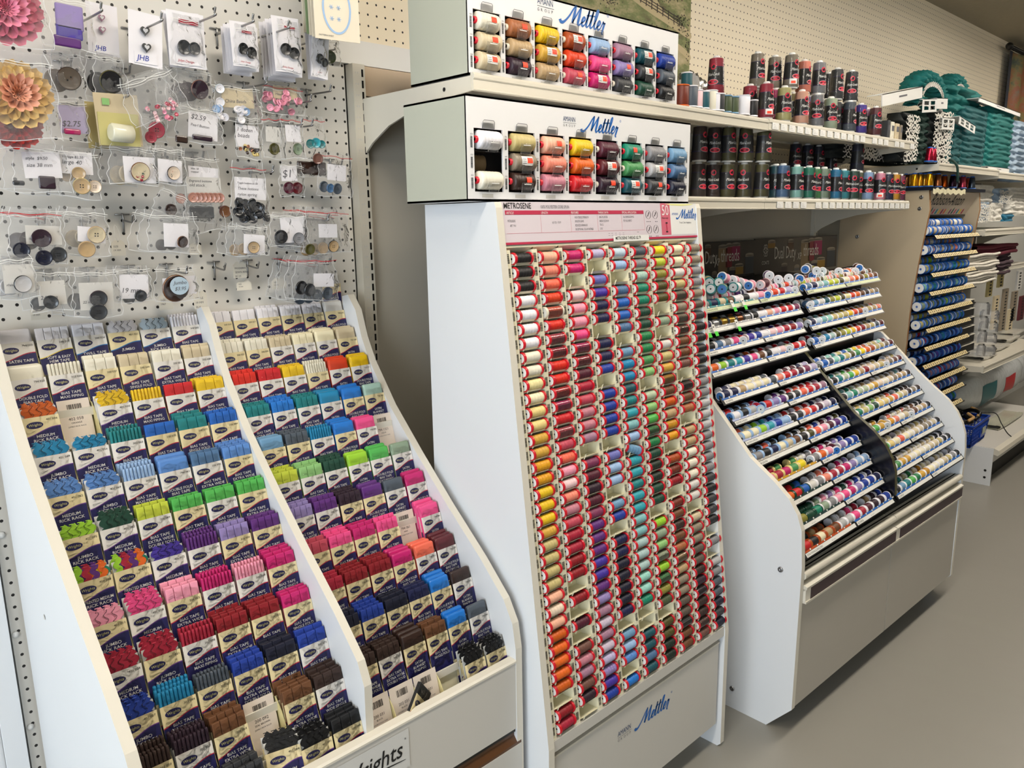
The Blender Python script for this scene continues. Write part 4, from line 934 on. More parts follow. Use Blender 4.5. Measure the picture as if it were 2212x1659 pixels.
for px, py, c, fl in HEAP:
    yy = -.42+.0005*(630-py); p = at(px, py, 'y', yy-.0*(px-1500)); 
    yy = -.405-(p.x-1.99)*.0252+(.0 if py > 612 else .03); p = at(px, py, 'y', yy)
    if p.z < 1.262: p.z = 1.262
    hn += 1
    t = thing('capped_spool', '%s spool, %s ends, loose in the heap above the top tray, %s from left' % (nm(c), nm(fl), ordn(sorted(h[0] for h in HEAP).index(px)+1)), 'thread spool', [('thread', C_TH, c), ('spool_body', C_BDB if hn % 3 == 0 else C_BD, fl)], p, (0, rr.uniform(-.1, .25), rr.uniform(.1, .9)), 'capped spools in the black trays')
    t.scale = (1.12, 1.12, 1.12)
for k in range(46):   # filling of the heap, further back
    lx = .03+k*.0265; c = rr.choice((ROWS[0][0 if lx < .63 else 1]).replace('@', ' ').split())
    for q in range(2): rest.append((TW(lx, -.385+.03*q, 1.2455+.008*q+(lx-.63)*.02), c, 'white', rr.uniform(-.3, .3)))
# everything beyond the three hundred nearest: one mesh
mb = MB(); n_ = 10
for p, c, fl, rz in rest:
    mt = mat('thread_'+c, PAL[c], .55); mf = mat('cap_'+fl, PAL[fl], .35); L = .0165; ca, sa = cos(rz-.0252), sin(rz-.0252); vs = []
    for h, r in ((-L-.005, .0001), (-L-.005, .0135), (-L, .0135), (-L, .012), (L, .012), (L, .0135), (L+.005, .0135), (L+.005, .0001)):
        for j in range(n_):
            y, z = r*cos(2*PI*j/n_), r*sin(2*PI*j/n_); vs.append((p.x+h*ca-y*sa, p.y+h*sa+y*ca, p.z+z))
    o = len(mb.v); mb.v += vs
    for s in range(7):
        k = mb.mi(mt if s == 3 else mf)
        for j in range(n_): mb.f.append([o+s*n_+j, o+s*n_+(j+1) % n_, o+(s+1)*n_+(j+1) % n_, o+(s+1)*n_+j]); mb.m.append(k); mb.sm.append(s == 3)
tag(mb.build('capped_spools'), 'thread spools crowded in the dark behind the front rows of the trays', 'thread spools', None, 'stuff')

# ---- posters behind the cabinet
M_pbg = mat('poster_dark_brown', (.21, .18, .155), .35, noise=(4, .25), coat=.3)
def poster(px0, py0, px1, py1, label, full):
    a = at(px0, py0, 'y', -.05); b = at(px1, py1, 'y', -.05); w = b.x-a.x; h = a.z-b.z
    t = empty('thread_poster', (a.x, -.05, b.z), (-.03, 0, 0), label, 'poster')
    mb = MB(); mb.box(0, w, 0, .003, 0, h, M_pbg); mb.box(0, w, -.001, .004, h-.003, h, M_black); mb.build('board', t)
    g = MB(); f = front(0, -.0004, 0); f2 = front(0, -.0007, 0)
    sp = [(.58, .10, .95, .055, 'tan'), (.655, .25, .98, .04, 'crimson'), (.74, .42, .99, .055, 'magenta'), (.785, .02, .38, .055, 'gold'), (.92, .02, .66, .055, 'slate'), (.40, .55, .98, .035, 'brown'), (.33, .0, .30, .035, 'dark_plum'), (.18, .72, .99, .04, 'dark_gold'), (.48, .0, .22, .03, 'gray'), (.70, .0, .30, .04, 'navy')]
    for u, v0, v1, r, c in sp:
        g.rect((u-r)*w, (u+r)*w, v0*h, v1*h-.012, mat('print_'+c, tuple(q*.75 for q in PAL[c]), .35), f)
        g.disc(u*w, v1*h-.012, r*w, .007, mat('print_cap', (.62, .58, .52), .35), f2); g.rect((u-r)*w, (u+r)*w, v1*h-.02, v1*h-.012, mat('print_cap', (.62, .58, .52), .35), f2)
    f3 = front(0, -.0010, 0); W = mat('poster_lettering', (.86, .84, .80), .4)
    g.text('Dual Duty', .086*h/.17, W, f3, u=.215*w, v=.40*h, sx=.62); g.text('XP', .050*h/.17, W, f3, u=.485*w, v=.33*h, sx=.7); g.text('threads', .086*h/.17, W, f3, u=.555*w, v=.42*h, sx=.66)
    for k in range(6):
        a_ = k*PI/3; cx, cy = .115*w+.014*cos(a_)*h/.17, .66*h+.022*sin(a_)*h/.17
        g.stroke([(cx+.007*cos(q*PI/4), cy+.007*sin(q*PI/4)) for q in range(9)], .0022, W, f3)
    g.text('COATS', .024*h/.17, W, f3, u=.115*w, v=.27*h, align='C', bold=.01, sx=.9)
    g.build('print', t)
poster(1633, 516, 1806, 575, 'dark thread poster with the full slogan leaning behind the cabinet, rightward one', True)
poster(1452, 527, 1631, 590, 'dark thread poster partly hidden by the tall spool rack', False)
# ------------------------------------------------------------------ cones of overlock thread on the shelves
M_cone = mat('cone_thread', rough=.42, oc=True, bump=('Z', 500, .2, .0005)); M_lab = mat('black_cone_label', (.05, .05, .065), .28, coat=.3); M_pur = mat('purple_line', (.25, .18, .42), .4)
M_film = clear_mat('cone_film', .02, .25, 30, .5, .07)
cm = MB(); CH = .112
cm.lathe([(.0240, .005), (.0256, .007), (.0203, .102), (.019, .104)], 26, M_cone); CONE = mesh_of(cm, 'thread')
cm = MB(); cm.lathe([(.022, 0), (.022, .005), (.006, .0055), (.006, .1035), (.0105, .104), (.0105, .110), (.008, .112), (.0001, .112)], 20, M_paper, cap=True); CFOOT = mesh_of(cm, 'cone_core')
cm = MB(); cm.lathe([(.0263, .002), (.0209, .105)], 22, M_film, cap=False); CFILM = mesh_of(cm, 'film')
def rad(z): return .0256-(z-.007)*.0558+.0004
def wrap(a0, o=0.): return lambda u, v: ((rad(v)+o)*sin(u/.023+a0), -(rad(v)+o)*cos(u/.023+a0), v)
def wlabel():
    mb = MB(); mb.surf(lambda u, v: (rad(.028+.052*v)*cos(2*PI*u), rad(.028+.052*v)*sin(2*PI*u), .028+.052*v), 28, 3, M_lab)
    for z in (.0295, .0785): mb.surf(lambda u, v: ((rad(z)+.0002)*cos(2*PI*u), (rad(z)+.0002)*sin(2*PI*u), z+.0008*v), 28, 1, M_pur)
    M_rd = mat('label_red', (.78, .16, .26), .4)
    f = wrap(0, .0004); g = wrap(0, .0008)
    def d(u, v, ru, rv, m, fn):
        n = 16; c = fn(u, v); mb.add([fn(u+ru*cos(2*PI*i/n), v+rv*sin(2*PI*i/n)) for i in range(n)]+[c], [(i, (i+1) % n, n) for i in range(n)], m)
    d(.0, .0360, .0155, .0080, M_paper, f); d(.0, .0360, .0147, .0073, M_rd, g)
    d(.0, .0795, .0085, .0088, M_rd, f); d(.0015, .0795, .0034, .0055, M_lab, g); d(-.0025, .078, .0025, .0025, M_lab, g)
    mb.text('Maxi-Lock', .0125, M_paper, g, u=0, v=.054, align='C', shear=.3, sx=.70); mb.text('overlock thread', .003, M_pur, g, u=0, v=.046, align='C')
    mb.rect(-.004, .004, .0335, .037, M_paper, wrap(0, .001)) if False else None
    for j in range(5): mb.rect(-.012, .012, .0655-.006*j, .0665-.006*j, M_rd, wrap(2.6, .0004))
    return mesh_of(mb, 'label')
CLAB = wlabel()
ps_ = MB(); 
for j in range(5):
    f = wrap(-.5, .0009); u0 = -.011+.0044*j; ps_.add([f(u0, .012), f(u0+.0044, .012), f(u0+.0044, .029), f(u0, .029)], [(0, 1, 2, 3)], M_paper)
    if 0 < j < 4: f = wrap(-.5, .0013); ps_.add([f(u0, .014), f(u0+.0044, .014), f(u0+.0044, .022), f(u0, .022)], [(0, 1, 2, 3)], M_orangest)
CST = mesh_of(ps_, 'price_sticker')
rr = random.Random(3)
def cone(px, y, z, c, lab, st=False, rz=None):
    x = at(px, 400, 'y', y).x if z < 1.7 else at(px, 240, 'y', y).x
    ps = [('thread', CONE, c), ('cone_core', CFOOT, None), ('label', CLAB, None), ('film', CFILM, None)]
    if st: ps.append(('price_sticker', CST, None))
    thing('thread_cone', lab, 'thread cone', ps, (x, y, z), (0, 0, rr.uniform(-1.1, .2) if rz is None else rz), 'labelled thread cones on the shelves')
ZU, ZL = 1.7755, 1.5355
q7 = lambda X: 1440+X/2.644
U0 = [(472, -.35, 'crimson'), (565, -.405, 'crimson', 1), (622, -.365, 'magenta'), (668, -.405, 'pale_olive'), (716, -.36, 'khaki'), (768, -.405, 'peach'), (815, -.365, 'lilac'), (858, -.405, 'gray'), (905, -.365, 'slate'), (936, -.40, 'pale_sage'), (984, -.36, 'charcoal'), (1045, -.405, 'slate'), (1108, -.40, 'violet'), (1147, -.365, 'mauve'), (1195, -.405, 'maroon')]
for k, e in enumerate(U0): cone(q7(e[0]), e[1], ZU, e[2], '%s labelled cone standing on the upper shelf, %s from the left' % (nm(e[2]), ordn(k+1)), len(e) > 3, rz=(-.1 if len(e) > 3 else None))
U1 = [(508, -.32, 'taupe'), (606, -.33, 'taupe'), (700, -.385, 'taupe', 1), (772, -.36, 'salmon'), (858, -.385, 'gray'), (915, -.31, 'black'), (962, -.37, 'charcoal'), (1045, -.385, 'charcoal')]
for k, e in enumerate(U1): cone(q7(e[0]), e[1], ZU+.112, e[2], '%s labelled cone on the stacked second tier, %s from the left' % (nm(e[2]), ordn(k+1)), len(e) > 3)
cone(q7(275), -.35, ZU+.058, 'crimson', 'crimson labelled cone standing alone on the short white spools', rz=-1.4)
for k, X in enumerate((508, 606, 915, 962)):   # the ones carrying the second tier from behind
    cone(q7(X), [-.32, -.33, -.31, -.37][k], ZU, ['taupe', 'taupe', 'black', 'charcoal'][k], '%s labelled cone at the back under the second tier, %s of four' % (['taupe', 'taupe', 'black', 'charcoal'][k], ordn(k+1)))
q8 = lambda X: 1450+X/3.95
for tier in (0, 1):
    for k, X in enumerate((228, 352, 472, 618, 768)):
        cone(q8(X+(4 if tier else 0)), [-.29, -.30, -.33, -.36, -.395][k], ZL+tier*.1115, 'dark_brown' if k in (0, 1) else 'dark_olive', 'dark labelled cone, %s tier of the brown cones, %s from the left' % (['lower', 'upper'][tier], ordn(k+1)), False, rz=[-.2, -.9, -.3, -1.2, .0][k])
LOWC = [(862, -.35, 'teal'), (885, -.38, 'dark_teal'), (948, -.405, 'steel_blue'), (1065, -.405, 'aqua'), (1120, -.36, 'pale_olive'), (1168, -.405, 'teal_green'), (1235, -.385, 'mid_green'), (1298, -.405, 'sage'), (1335, -.36, 'pale_sage'), (1397, -.405, 'cerulean'), (1465, -.395, 'turquoise'), (1550, -.405, 'dark_green'), (1602, -.375, 'moss'), (1675, -.405, 'light_blue'), (1715, -.37, 'pale_gray'), (1778, -.405, 'pink', 1), (1845, -.395, 'navy'), (1905, -.405, 'amber'), (1950, -.375, 'plum')]
for k, e in enumerate(LOWC): cone(q8(e[0]), e[1], ZL, e[2], '%s labelled cone on the lower shelf, %s from the brown cones' % (nm(e[2]), ordn(k+1)), len(e) > 3)
for k, X in enumerate((1045, 1145, 1240, 1350)):
    for tier in (0, 1):
        cone(q8(X), -.20, ZL+tier*.1115, 'dark_navy', 'dark navy cone at the back of the lower shelf, %s of four, %s tier' % (ordn(k+1), ['lower', 'upper'][tier]))
cone(q8(1572), -.35, ZL+.1115, 'dark_navy', 'dark navy labelled cone stacked in front beside the white lace'); cone(q8(1572), -.35, ZL, 'navy', 'navy labelled cone under the stacked dark navy one')
# short straight spools
def short(r, h, cap):
    mb = MB(); mb.lathe([(r*.96, .003), (r, .005), (r, h-.005), (r*.96, h-.003)], 20, M_cone, cap=False); a = mesh_of(mb, 'thread')
    mb = MB(); mb.lathe([(r*1.05, 0), (r*1.05, .003), (r*.5, .0032), (r*.5, h-.0032), (r*1.05, h-.003), (r*1.05, h), (.0001, h)], 18, M_flg); return a, mesh_of(mb, 'spool_body')
SH = short(.0165, .056, 1); SN = short(.0125, .042, 1)
ss = [(82, -.40, 0, SH, 'dark_rust', 'orange', 1), (132, -.405, 0, SH, 'slate', 'white', 0), (172, -.41, 0, SN, 'pale_pink', 'white', 1), (211, -.41, 0, SN, 'dark_teal', 'white', 0), (247, -.40, 0, SH, 'ivory', 'white', 0), (275, -.41, 0, SN, 'white', 'white', 0), (298, -.415, 0, SN, 'charcoal', 'white', 0),
      (340, -.41, 0, SN, 'moss', 'light_steel', 0), (380, -.41, 0, SN, 'moss', 'light_steel', 0), (435, -.412, 0, SH, 'white', 'white', 0), (490, -.412, 0, SN, 'black', 'white', 0),
      (212, -.34, 0, SH, 'white', 'crimson', 0), (254, -.345, 0, SH, 'white', 'crimson', 0), (308, -.35, 0, SH, 'white', 'crimson', 0), (385, -.37, .0, SH, 'white', 'crimson', 0), (110, -.37, .052, SN, 'dark_teal', 'white', 1)]
for k, (X, y, dz, m, c, fl, st) in enumerate(ss):
    x = at(q7(X), 240, 'y', y).x
    thing('upright_spool', '%s short spool with %s ends beside the upper display box, %s from left' % (nm(c), nm(fl), ordn(sorted(e[0] for e in ss).index(X)+1)), 'thread spool', [('thread', m[0], c), ('spool_body', m[1], fl)], (x, y, ZU+dz), None, 'short spools on the upper shelf').scale = (1.25, 1.25, 1.0 if m is SH else 1.15)
mb = MB(); p = at(1490, 155, 'y', -.26)
def crump(u, v):
    a = PI*u; b = 2*PI*v; r = 1+.16*sin(5*a+3*b)+.12*sin(9*b+2*a)
    return (p.x+.055*sin(a)*cos(b)*r, -.26+.045*sin(a)*sin(b)*r, ZU+.065-.065*cos(a)*r*.95)
mb.surf(crump, 18, 26, clear_mat('grey_bag_film', .5, .15, 30, .0, .2)); tag(mb.build('plastic_bag'), 'crumpled grey plastic bag behind the short spools beside the upper display box', 'bag')
# boxed goods next to the last cone
for k, (X, c, w_) in enumerate(((1240, 'charcoal', .018), (1262, 'ivory', .022), (1290, 'beige', .024), (1313, 'taupe', .014))):
    x = at(q7(X), 250, 'y', -.39).x; mb = MB(); mb.rbox(-w_*.7, w_*.7, -.02, .03, 0, .068-.003*k, mat('box_'+c, PAL[c], .5, noise=(90, .3)), .002); mb.box(-w_*.5, w_*.5, -.0208, -.02, .03, .05, M_grayink)
    tag(mb.build('lace_card', None, (x, -.395, ZU)), '%s narrow card pack right of the maroon cone, %s of four' % (c, ordn(k+1)), 'pack')

# ------------------------------------------------------------------ maple spool cabinet
M_maple = mat('pale_maple_veneer', (.72, .66, .56), .45, noise=(5, .05), bump=('noise', 40, .1, .001)); M_mapleE = mat('maple_edge', (.62, .45, .28), .5)
MC = empty('maple_cabinet', (3.86, 0, 0), None, 'tall pale maple cabinet holding rows of blue ringed spools', 'display cabinet')
mp = [(-.012, 0), (-.012, 1.585), (-.405, 1.585), (-.415, 1.50), (-.385, 1.25), (-.368, 1.05), (-.362, .75), (-.36, 0)]
for a0, a1 in ((0, .018), (.715, .733)):
    mb = MB(); mb.prism(mp, 'x', a0, a1, M_maple, M_mapleE)
    if a0 == 0:
        for y, z in ((-.375, 1.555), (-.372, 1.505), (-.10, 1.38)): mb.lathe([(.0001, -.001), (.006, -.003), (.0085, -.0022), (.009, 0)], 14, M_chrome, c=(0, y, z), ax='x', cap=False)
    mb.build('side_panel', MC)
mb = MB(); mb.box(-.01, .745, -.425, -.012, 1.585, 1.600, mat('dark_blue_top', (.07, .09, .15), .3)); mb.build('top_board', MC)
mb = MB(); mb.box(.018, .715, -.03, -.012, 0, 1.585, M_black); mb.build('back_board', MC)
mb = MB(); f = lambda o: (lambda u, v: (.018+u, -.405+(.1-v)*.55-o, 1.478+v))
mb.add([f(0)(0, 0), f(0)(.697, 0), f(0)(.697, .105), f(0)(0, .105)], [(0, 1, 2, 3)], mat('sign_beige', (.80, .74, .66), .45, noise=(5, .1)))
mb.text('Robison-Anton', .070, M_ink, f(.0007), u=.09, v=.044, sx=1.05, bold=.012)
for k in range(16):
    c = ('orange', 'pale_olive', 'plum', 'dark_green', 'rose', 'teal', 'yellow', 'crimson')[k % 8]; u = .05+k*.038
    mb.poly([(u-.012, .003), (u+.012, .003), (u+.010, .022), (u, .036 if k % 8 == 3 else .028), (u-.010, .022)], mat('pic_'+c, PAL[c], .5), f(.0007))
mb.add([(.018, -.35, 1.478), (.715, -.35, 1.478), (.715, -.35, 1.47), (.018, -.35, 1.47)], [(0, 1, 2, 3)], M_black); mb.build('sign', MC)
M_rab = mat('blue_plastic_rim', (.16, .40, .74), .3)
ra = MB()
prof_ra = [(.006, -.026), (.0225, -.026), (.0235, -.024), (.0225, -.021), (.017, -.020), (.017, .020), (.0225, .021), (.0235, .024), (.0225, .026), (.006, .026)]
def ra_parts():
    mb = MB(); mb.lathe([(.0185, -.0205), (.0192, 0), (.0185, .0205)], 18, M_cone, ax='x', cap=False); a = mesh_of(mb, 'thread')
    mb = MB(); mb.lathe([(.010, -.0255), (.0225, -.026), (.0240, -.0235), (.0225, -.021), (.010, -.0205), (.010, .0205), (.0225, .021), (.0240, .0235), (.0225, .026), (.010, .0255)], 20, M_rab, ax='x', cap=False)
    mb.lathe([(.0045, -.0262), (.0215, -.0265)], 18, M_paper, ax='x', cap=False); mb.lathe([(.0001, -.020), (.0065, -.0268)], 10, M_rab, ax='x', cap=False); return a, mesh_of(mb, 'spool_body')
RT, RB_ = ra_parts()
rt = MB(); rt.box(.018, .715, -.415, -.10, -.004, -.001, M_black, Matrix.Rotation(-.18, 3, 'X'), (.3, -.415, 0))
RTRAY = mesh_of(rt, 'tray')
lt = MB(); 
for k in range(12): lt.rect(.075+k*.053, .122+k*.053, .0, .020, mat('tan_label', (.87, .80, .60), .5), lambda u, v: (u, -.432+v*.6, -.010+v*.8)); lt.rect(.090+k*.053, .105+k*.053, .005, .014, mat('tan_label_ink', (.55, .47, .33), .5), lambda u, v: (u, -.4326+v*.6, -.010+v*.8))
lt.box(.05, .735, -.432, -.428, -.016, -.010, M_black); RLAB = mesh_of(lt, 'label_strip')
rr = random.Random(9)
RAC = ['ivory beige silver ivory taupe gray beige ivory silver beige', 'beige peach ivory beige dark_taupe tan salmon taupe tan beige', 'pale_olive olive lime sage steel_blue light_blue turquoise olive light_green pale_blue', 'aqua seafoam turquoise teal light_teal cerulean steel_blue aqua teal teal',
       'sage olive chartreuse moss green lime olive mid_green sage khaki', 'pale_olive chartreuse khaki yellow pale_yellow olive green pale_sage sage teal', 'tan red navy navy royal_blue cerulean blue navy royal_blue steel_blue', 'navy violet navy purple violet royal_blue violet purple navy violet', 'crimson plum navy mauve lilac red plum mauve rose lilac', 'rose red purple magenta crimson plum navy royal_blue red mauve', 'green red black blue crimson navy orange red blue green']
for i in range(11):
    z = 1.379-.0868*i; tr = link('tray', RTRAY, MC, (0, 0, z)); link('label_strip', RLAB, tr)
    for k, c in enumerate(RAC[i].split()):
        x = 3.86+.06+k*.063
        thing('blue_rim_spool', '%s spool with bright blue rims, %s tray from the top, %s from left' % (nm(c), ordn(i+1), ordn(k+1)), 'thread spool', [('thread', RT, c), ('spool_body', RB_, None)], (x, -.388, z+.026), (0, 0, rr.uniform(-.12, .12)), 'blue rimmed spools in the maple cabinet')
        if k < 9 and i < 10:
            thing('blue_rim_spool', '%s blue rimmed spool in the second row, %s tray from the top, %s along' % (nm(c), ordn(i+1), ordn(k+1)), 'thread spool', [('thread', RT, c), ('spool_body', RB_, None)], (x+.02, -.350, z+.058), (0, 0, rr.uniform(-.2, .2)), 'blue rimmed spools in the maple cabinet')
# small metallic cones on the cabinet top
mc = MB(); mc.lathe([(.0155, .006), (.0165, .012), (.0125, .056), (.010, .059)], 16, M_metth, cap=False); MCT = mesh_of(mc, 'thread')
mc = MB(); mc.lathe([(.019, 0), (.0205, .003), (.019, .006), (.006, .007), (.006, .056), (.010, .058), (.010, .064), (.0001, .065)], 16, M_rab); MCB = mesh_of(mc, 'cone_core')
for k, (px, c) in enumerate(((1948, 'dark_gold'), (1958, 'brown'), (1968, 'gold'), (1976, 'amber'), (1988, 'dark_gold'), (1998, 'gold'), (2008, 'amber'), (2017, 'gold'), (2027, 'copper'), (2041, 'orange'), (2059, 'dark_plum'), (2069, 'gray'), (2081, 'rose'), (2093, 'coral'), (2101, 'slate'))):
    yy = -.385 if k % 2 == 0 else -.35
    while at(px, 380, 'y', yy).x < 3.885: yy += .01
    x = at(px, 380, 'y', yy).x
    thing('metallic_cone', '%s shiny little cone on a blue foot above the maple cabinet, %s from left' % (nm(c), ordn(k+1)), 'thread cone', [('thread', MCT, c), ('cone_core', MCB, None)], (x, yy, 1.60), None, 'shiny cones on the maple cabinet')
for k, px in enumerate((1999+9, 2016)):
    x = at(px, 330, 'y', -.40).x; thing('metallic_cone', 'crimson shiny cone on the lace shelf, %s of the pair' % ['left', 'right'][k], 'thread cone', [('thread', MCT, 'crimson'), ('cone_core', MCB, None)], (x, -.40, 1.706), None, 'crimson cones on the lace shelf')
mb = MB(); P = [(at(2012+i*6.4, 0, 'y', -.427).x, 0) for i in range(12)]
mb.surf(lambda u, v: (at(2015+70*u, 400, 'y', -.427).x, -.430-.004*abs(sin(u*38)), 1.592-.022*v-.004*sin(u*38)), 60, 2, mat('cream_trim', (.86, .83, .70), .6)); tag(mb.build('trim_ribbon'), 'cream scalloped trim tacked over the maple cabinet sign', 'trim')

def rectm(px0, px1, py0, py1, y):
    """upright rectangle in the plane y: width from the left and right edge, height from the middle"""
    m = (px0+px1)/2; zt = at(m, py0, 'y', y).z; zb_ = at(m, py1, 'y', y).z
    return Vector((at(px0, (py0+py1)/2, 'y', y).x, y, zb_)), Vector((at(px1, (py0+py1)/2, 'y', y).x, y, zt))
# ------------------------------------------------------------------ lace and ruffles
def cloth(name, rgb, rough=.75): return mat(name, rgb, rough, bump=('noise', 160, .5, .002), noise=(40, .28))
M_teal = cloth('teal_ruffle', (.02, .42, .41)); M_dteal = cloth('dark_teal_ruffle', (.02, .33, .35)); M_dgrn = cloth('dark_green_ruffle', (.03, .20, .17)); M_wlace = cloth('white_lace', (.88, .87, .84)); M_blace = cloth('dark_backing', (.06, .09, .09)); M_blulace = cloth('blue_white_lace', (.62, .70, .78))
def bolt(px0, px1, py0, py1, y, dep, m, label, lace=None, freq=26, amp=.009, cat='lace', seed=0, nmz='ruffle_bolt'):
    """gathered trim wound on an upright card"""
    a = at(px0, (py0+py1)/2, 'y', y); b = at(px1, (py0+py1)/2, 'y', y); mx = (px0+px1)/2
    zt = at(mx, py0, 'y', y).z; zb = at(mx, py1, 'y', y).z; w = b.x-a.x; h = zt-zb; rd = random.Random(seed); ph = [rd.random()*6 for _ in range(6)]
    t = empty(nmz, (a.x, y, zb), None, label, cat)
    nz = max(30, int(h/.0045)); nx = 40
    def f(u, v):
        th = 2*PI*u; cx = w/2+(w/2)*math.copysign(abs(cos(th))**.5, cos(th)); cy = dep/2-(dep/2)*math.copysign(abs(sin(th))**.5, sin(th))
        k = v*h*freq*2*PI+ph[0]+1.2*sin(cx*40+ph[1])+.8*sin(cx*95+ph[2]); d = amp*(sin(k)+.5*sin(k*1.7+cx*60+ph[3]))
        ex = min(1, v*12, (1-v)*12)
        return (cx+d*cos(th)*.7, cy-d*sin(th)*ex, v*h)
    mb = MB(); mb.surf(f, nx, nz, m); mb.build('trim', t)
    if lace:
        mb = MB(); n = int(h/.0125)
        for j in range(n):
            z = .006+j*.0125; P = []; u = .003
            while u < w-.003: P.append((u+rd.uniform(-.003, .003), z+rd.uniform(-.0075, .0075))); u += rd.uniform(.006, .012)
            if len(P) > 2: mb.stroke(P, [.004, .0085, .006, .009, .004], lace, front(0, -amp*1.6-.003-.0015*(j % 4), 0))
        mb.build('lace_edge', t)
    return t
bolt(1945, 1976, 244, 350, -.37, .07, M_blace, 'white lace over black wound upright, left of the dark green ruffle', M_wlace, seed=1)
bolt(1978, 2006, 240, 352, -.36, .08, M_dgrn, 'dark green ruffle bolt standing between the white lace bolts', seed=2, freq=34)
bolt(2006, 2049, 238, 352, -.37, .07, M_blace, 'white lace over black wound upright, right of the dark green ruffle', M_wlace, seed=3)
bolt(2051, 2079, 278, 360, -.37, .08, M_dteal, 'narrow teal ruffle bolt right of the white lace', seed=4, freq=34, amp=.006)
bolt(2082, 2134, 232, 368, -.37, .08, M_dteal, 'wide darker teal ruffle bolt, left of the neatest one', seed=5, freq=38, amp=.005)
bolt(2135, 2192, 234, 372, -.38, .09, M_teal, 'neat square teal ruffle bolt farthest right on the shelf', seed=6, freq=34, amp=.006)
bolt(2190, 2222, 262, 392, -.38, .08, M_blulace, 'pale blue and white lace bolt at the right picture edge', seed=7, freq=30, amp=.010)
bolt(2055, 2120, 190, 262, -.34, .12, M_teal, 'crumpled teal ruffle bundle above the window reels', seed=8, freq=22, amp=.016)
# lying lace bolt
bolt(1812, 1972, 304, 348, -.28, .14, M_blace, 'long white and dark lace bolt lying behind the last shelf end', M_wlace, seed=9, amp=.007)
# the big draped ruffle on top
def arch(label, cx, cy, rx, rz, y, w, m, a0, a1, r, seed):
    p = at(cx, cy, 'y', y); t = empty('draped_ruffle', (p.x, y, p.z), None, label, 'lace'); rd = random.Random(seed); ph = rd.random()*6
    def f(u, v):
        a = a0+(a1-a0)*u; b = 2*PI*v; d = 1+.22*sin(u*70+2*sin(b*2)+ph)+.12*sin(u*120+b*5)
        return (rx*cos(a)*(1+.0)+r*cos(b)*cos(a)*d, w*sin(b)*d*.9, rz*sin(a)+r*cos(b)*sin(a)*d)
    mb = MB(); mb.surf(f, 150, 16, m); mb.build('ruffle', t)
    mb = MB()
    P = [((rx-r*1.02)*cos(a0+(a1-a0)*i/60), (rz-r*1.02)*sin(a0+(a1-a0)*i/60)+.004*sin(i*1.9)) for i in range(61)]
    mb.stroke(P, .014, M_wlace, front(0, -w*.9, 0)); mb.stroke([(q[0], q[1]+.008) for q in P], .004, M_wlace, front(0, -w*.94, 0)); mb.build('lace_edge', t)
arch('big teal ruffle loop arching over the top of the lace pile, left', 1992, 224, .165, .105, -.33, .05, M_teal, .05, PI-.1, .030, 1)
arch('teal ruffle loop arching behind, right top of the lace pile', 2052, 214, .120, .085, -.25, .05, M_teal, -.2, PI-.5, .030, 2)
arch('small teal ruffle loop curled inside the left big loop', 1985, 236, .11, .035, -.36, .03, M_teal, .3, PI-.3, .014, 3)
# white card reels with window cut-outs
def reel(px0, px1, py0, py1, y, rot, label, windows=2, m=M_paper):
    a, b = rectm(px0, px1, py0, py1, y); w = b.x-a.x; h = b.z-a.z
    t = MB(); f = front(0, 0, 0); bw = w/(windows*2+1) if windows else w
    if windows:
        t.box(0, w, 0, .003, 0, h*.18, m); t.box(0, w, 0, .003, h*.82, h, m); t.box(0, w, 0, .003, h*.46, h*.54, m)
        for k in range(windows+1):
            u = (w-w*.10)*k/windows; t.box(u, u+w*.10, .0002, .0028, h*.18, h*.82, m)
    else: t.box(0, w, 0, .004, 0, h, m); t.box(w*.4, w*.6, -.0004, 0, h*.45, h*.6, M_grayink)
    t.box(0, w, 0, .06, h-.003, h, m)
    o = t.build('card_reel', None, (a.x, y, a.z)); o.rotation_euler = (0, rot, 0); tag(o, label, 'card reel')
reel(1906, 1992, 214, 240, -.40, -.17, 'long blank white card reel end at the left of the lace pile', 0)
reel(1994, 2024, 217, 247, -.405, -.10, 'white card reel with window cut-outs under the teal loop', 2); reel(2024, 2047, 214, 238, -.407, -.08, 'blank white reel flap beside the window cut-outs', 0)
reel(2036, 2062, 256, 282, -.405, -.05, 'white card reel end with four window panes, lower centre', 2); reel(2072, 2108, 254, 272, -.405, .12, 'thin white card reel with window grid, right of centre', 3)
reel(2114, 2206, 224, 233, -.40, .02, 'flat white card edge on top of the neat teal bolt', 0); reel(2135, 2180, 361, 371, -.407, .0, 'white card edge showing under the neat teal bolt', 0)
mb = MB(); P = [(0, 0, 0), (.01, -.012, -.005), (.02, -.03, -.03), (.028, -.034, -.07), (.034, -.033, -.10)]; p = at(2050, 345, 'y', -.41); mb.tube([(p.x+q[0], -.41+q[1], p.z+q[2]) for q in catmull(P, 4)], .006, M_dgrn, 5); tag(mb.build('loose_ruffle_end'), 'dark green ruffle end dangling over the lace shelf edge', 'lace')

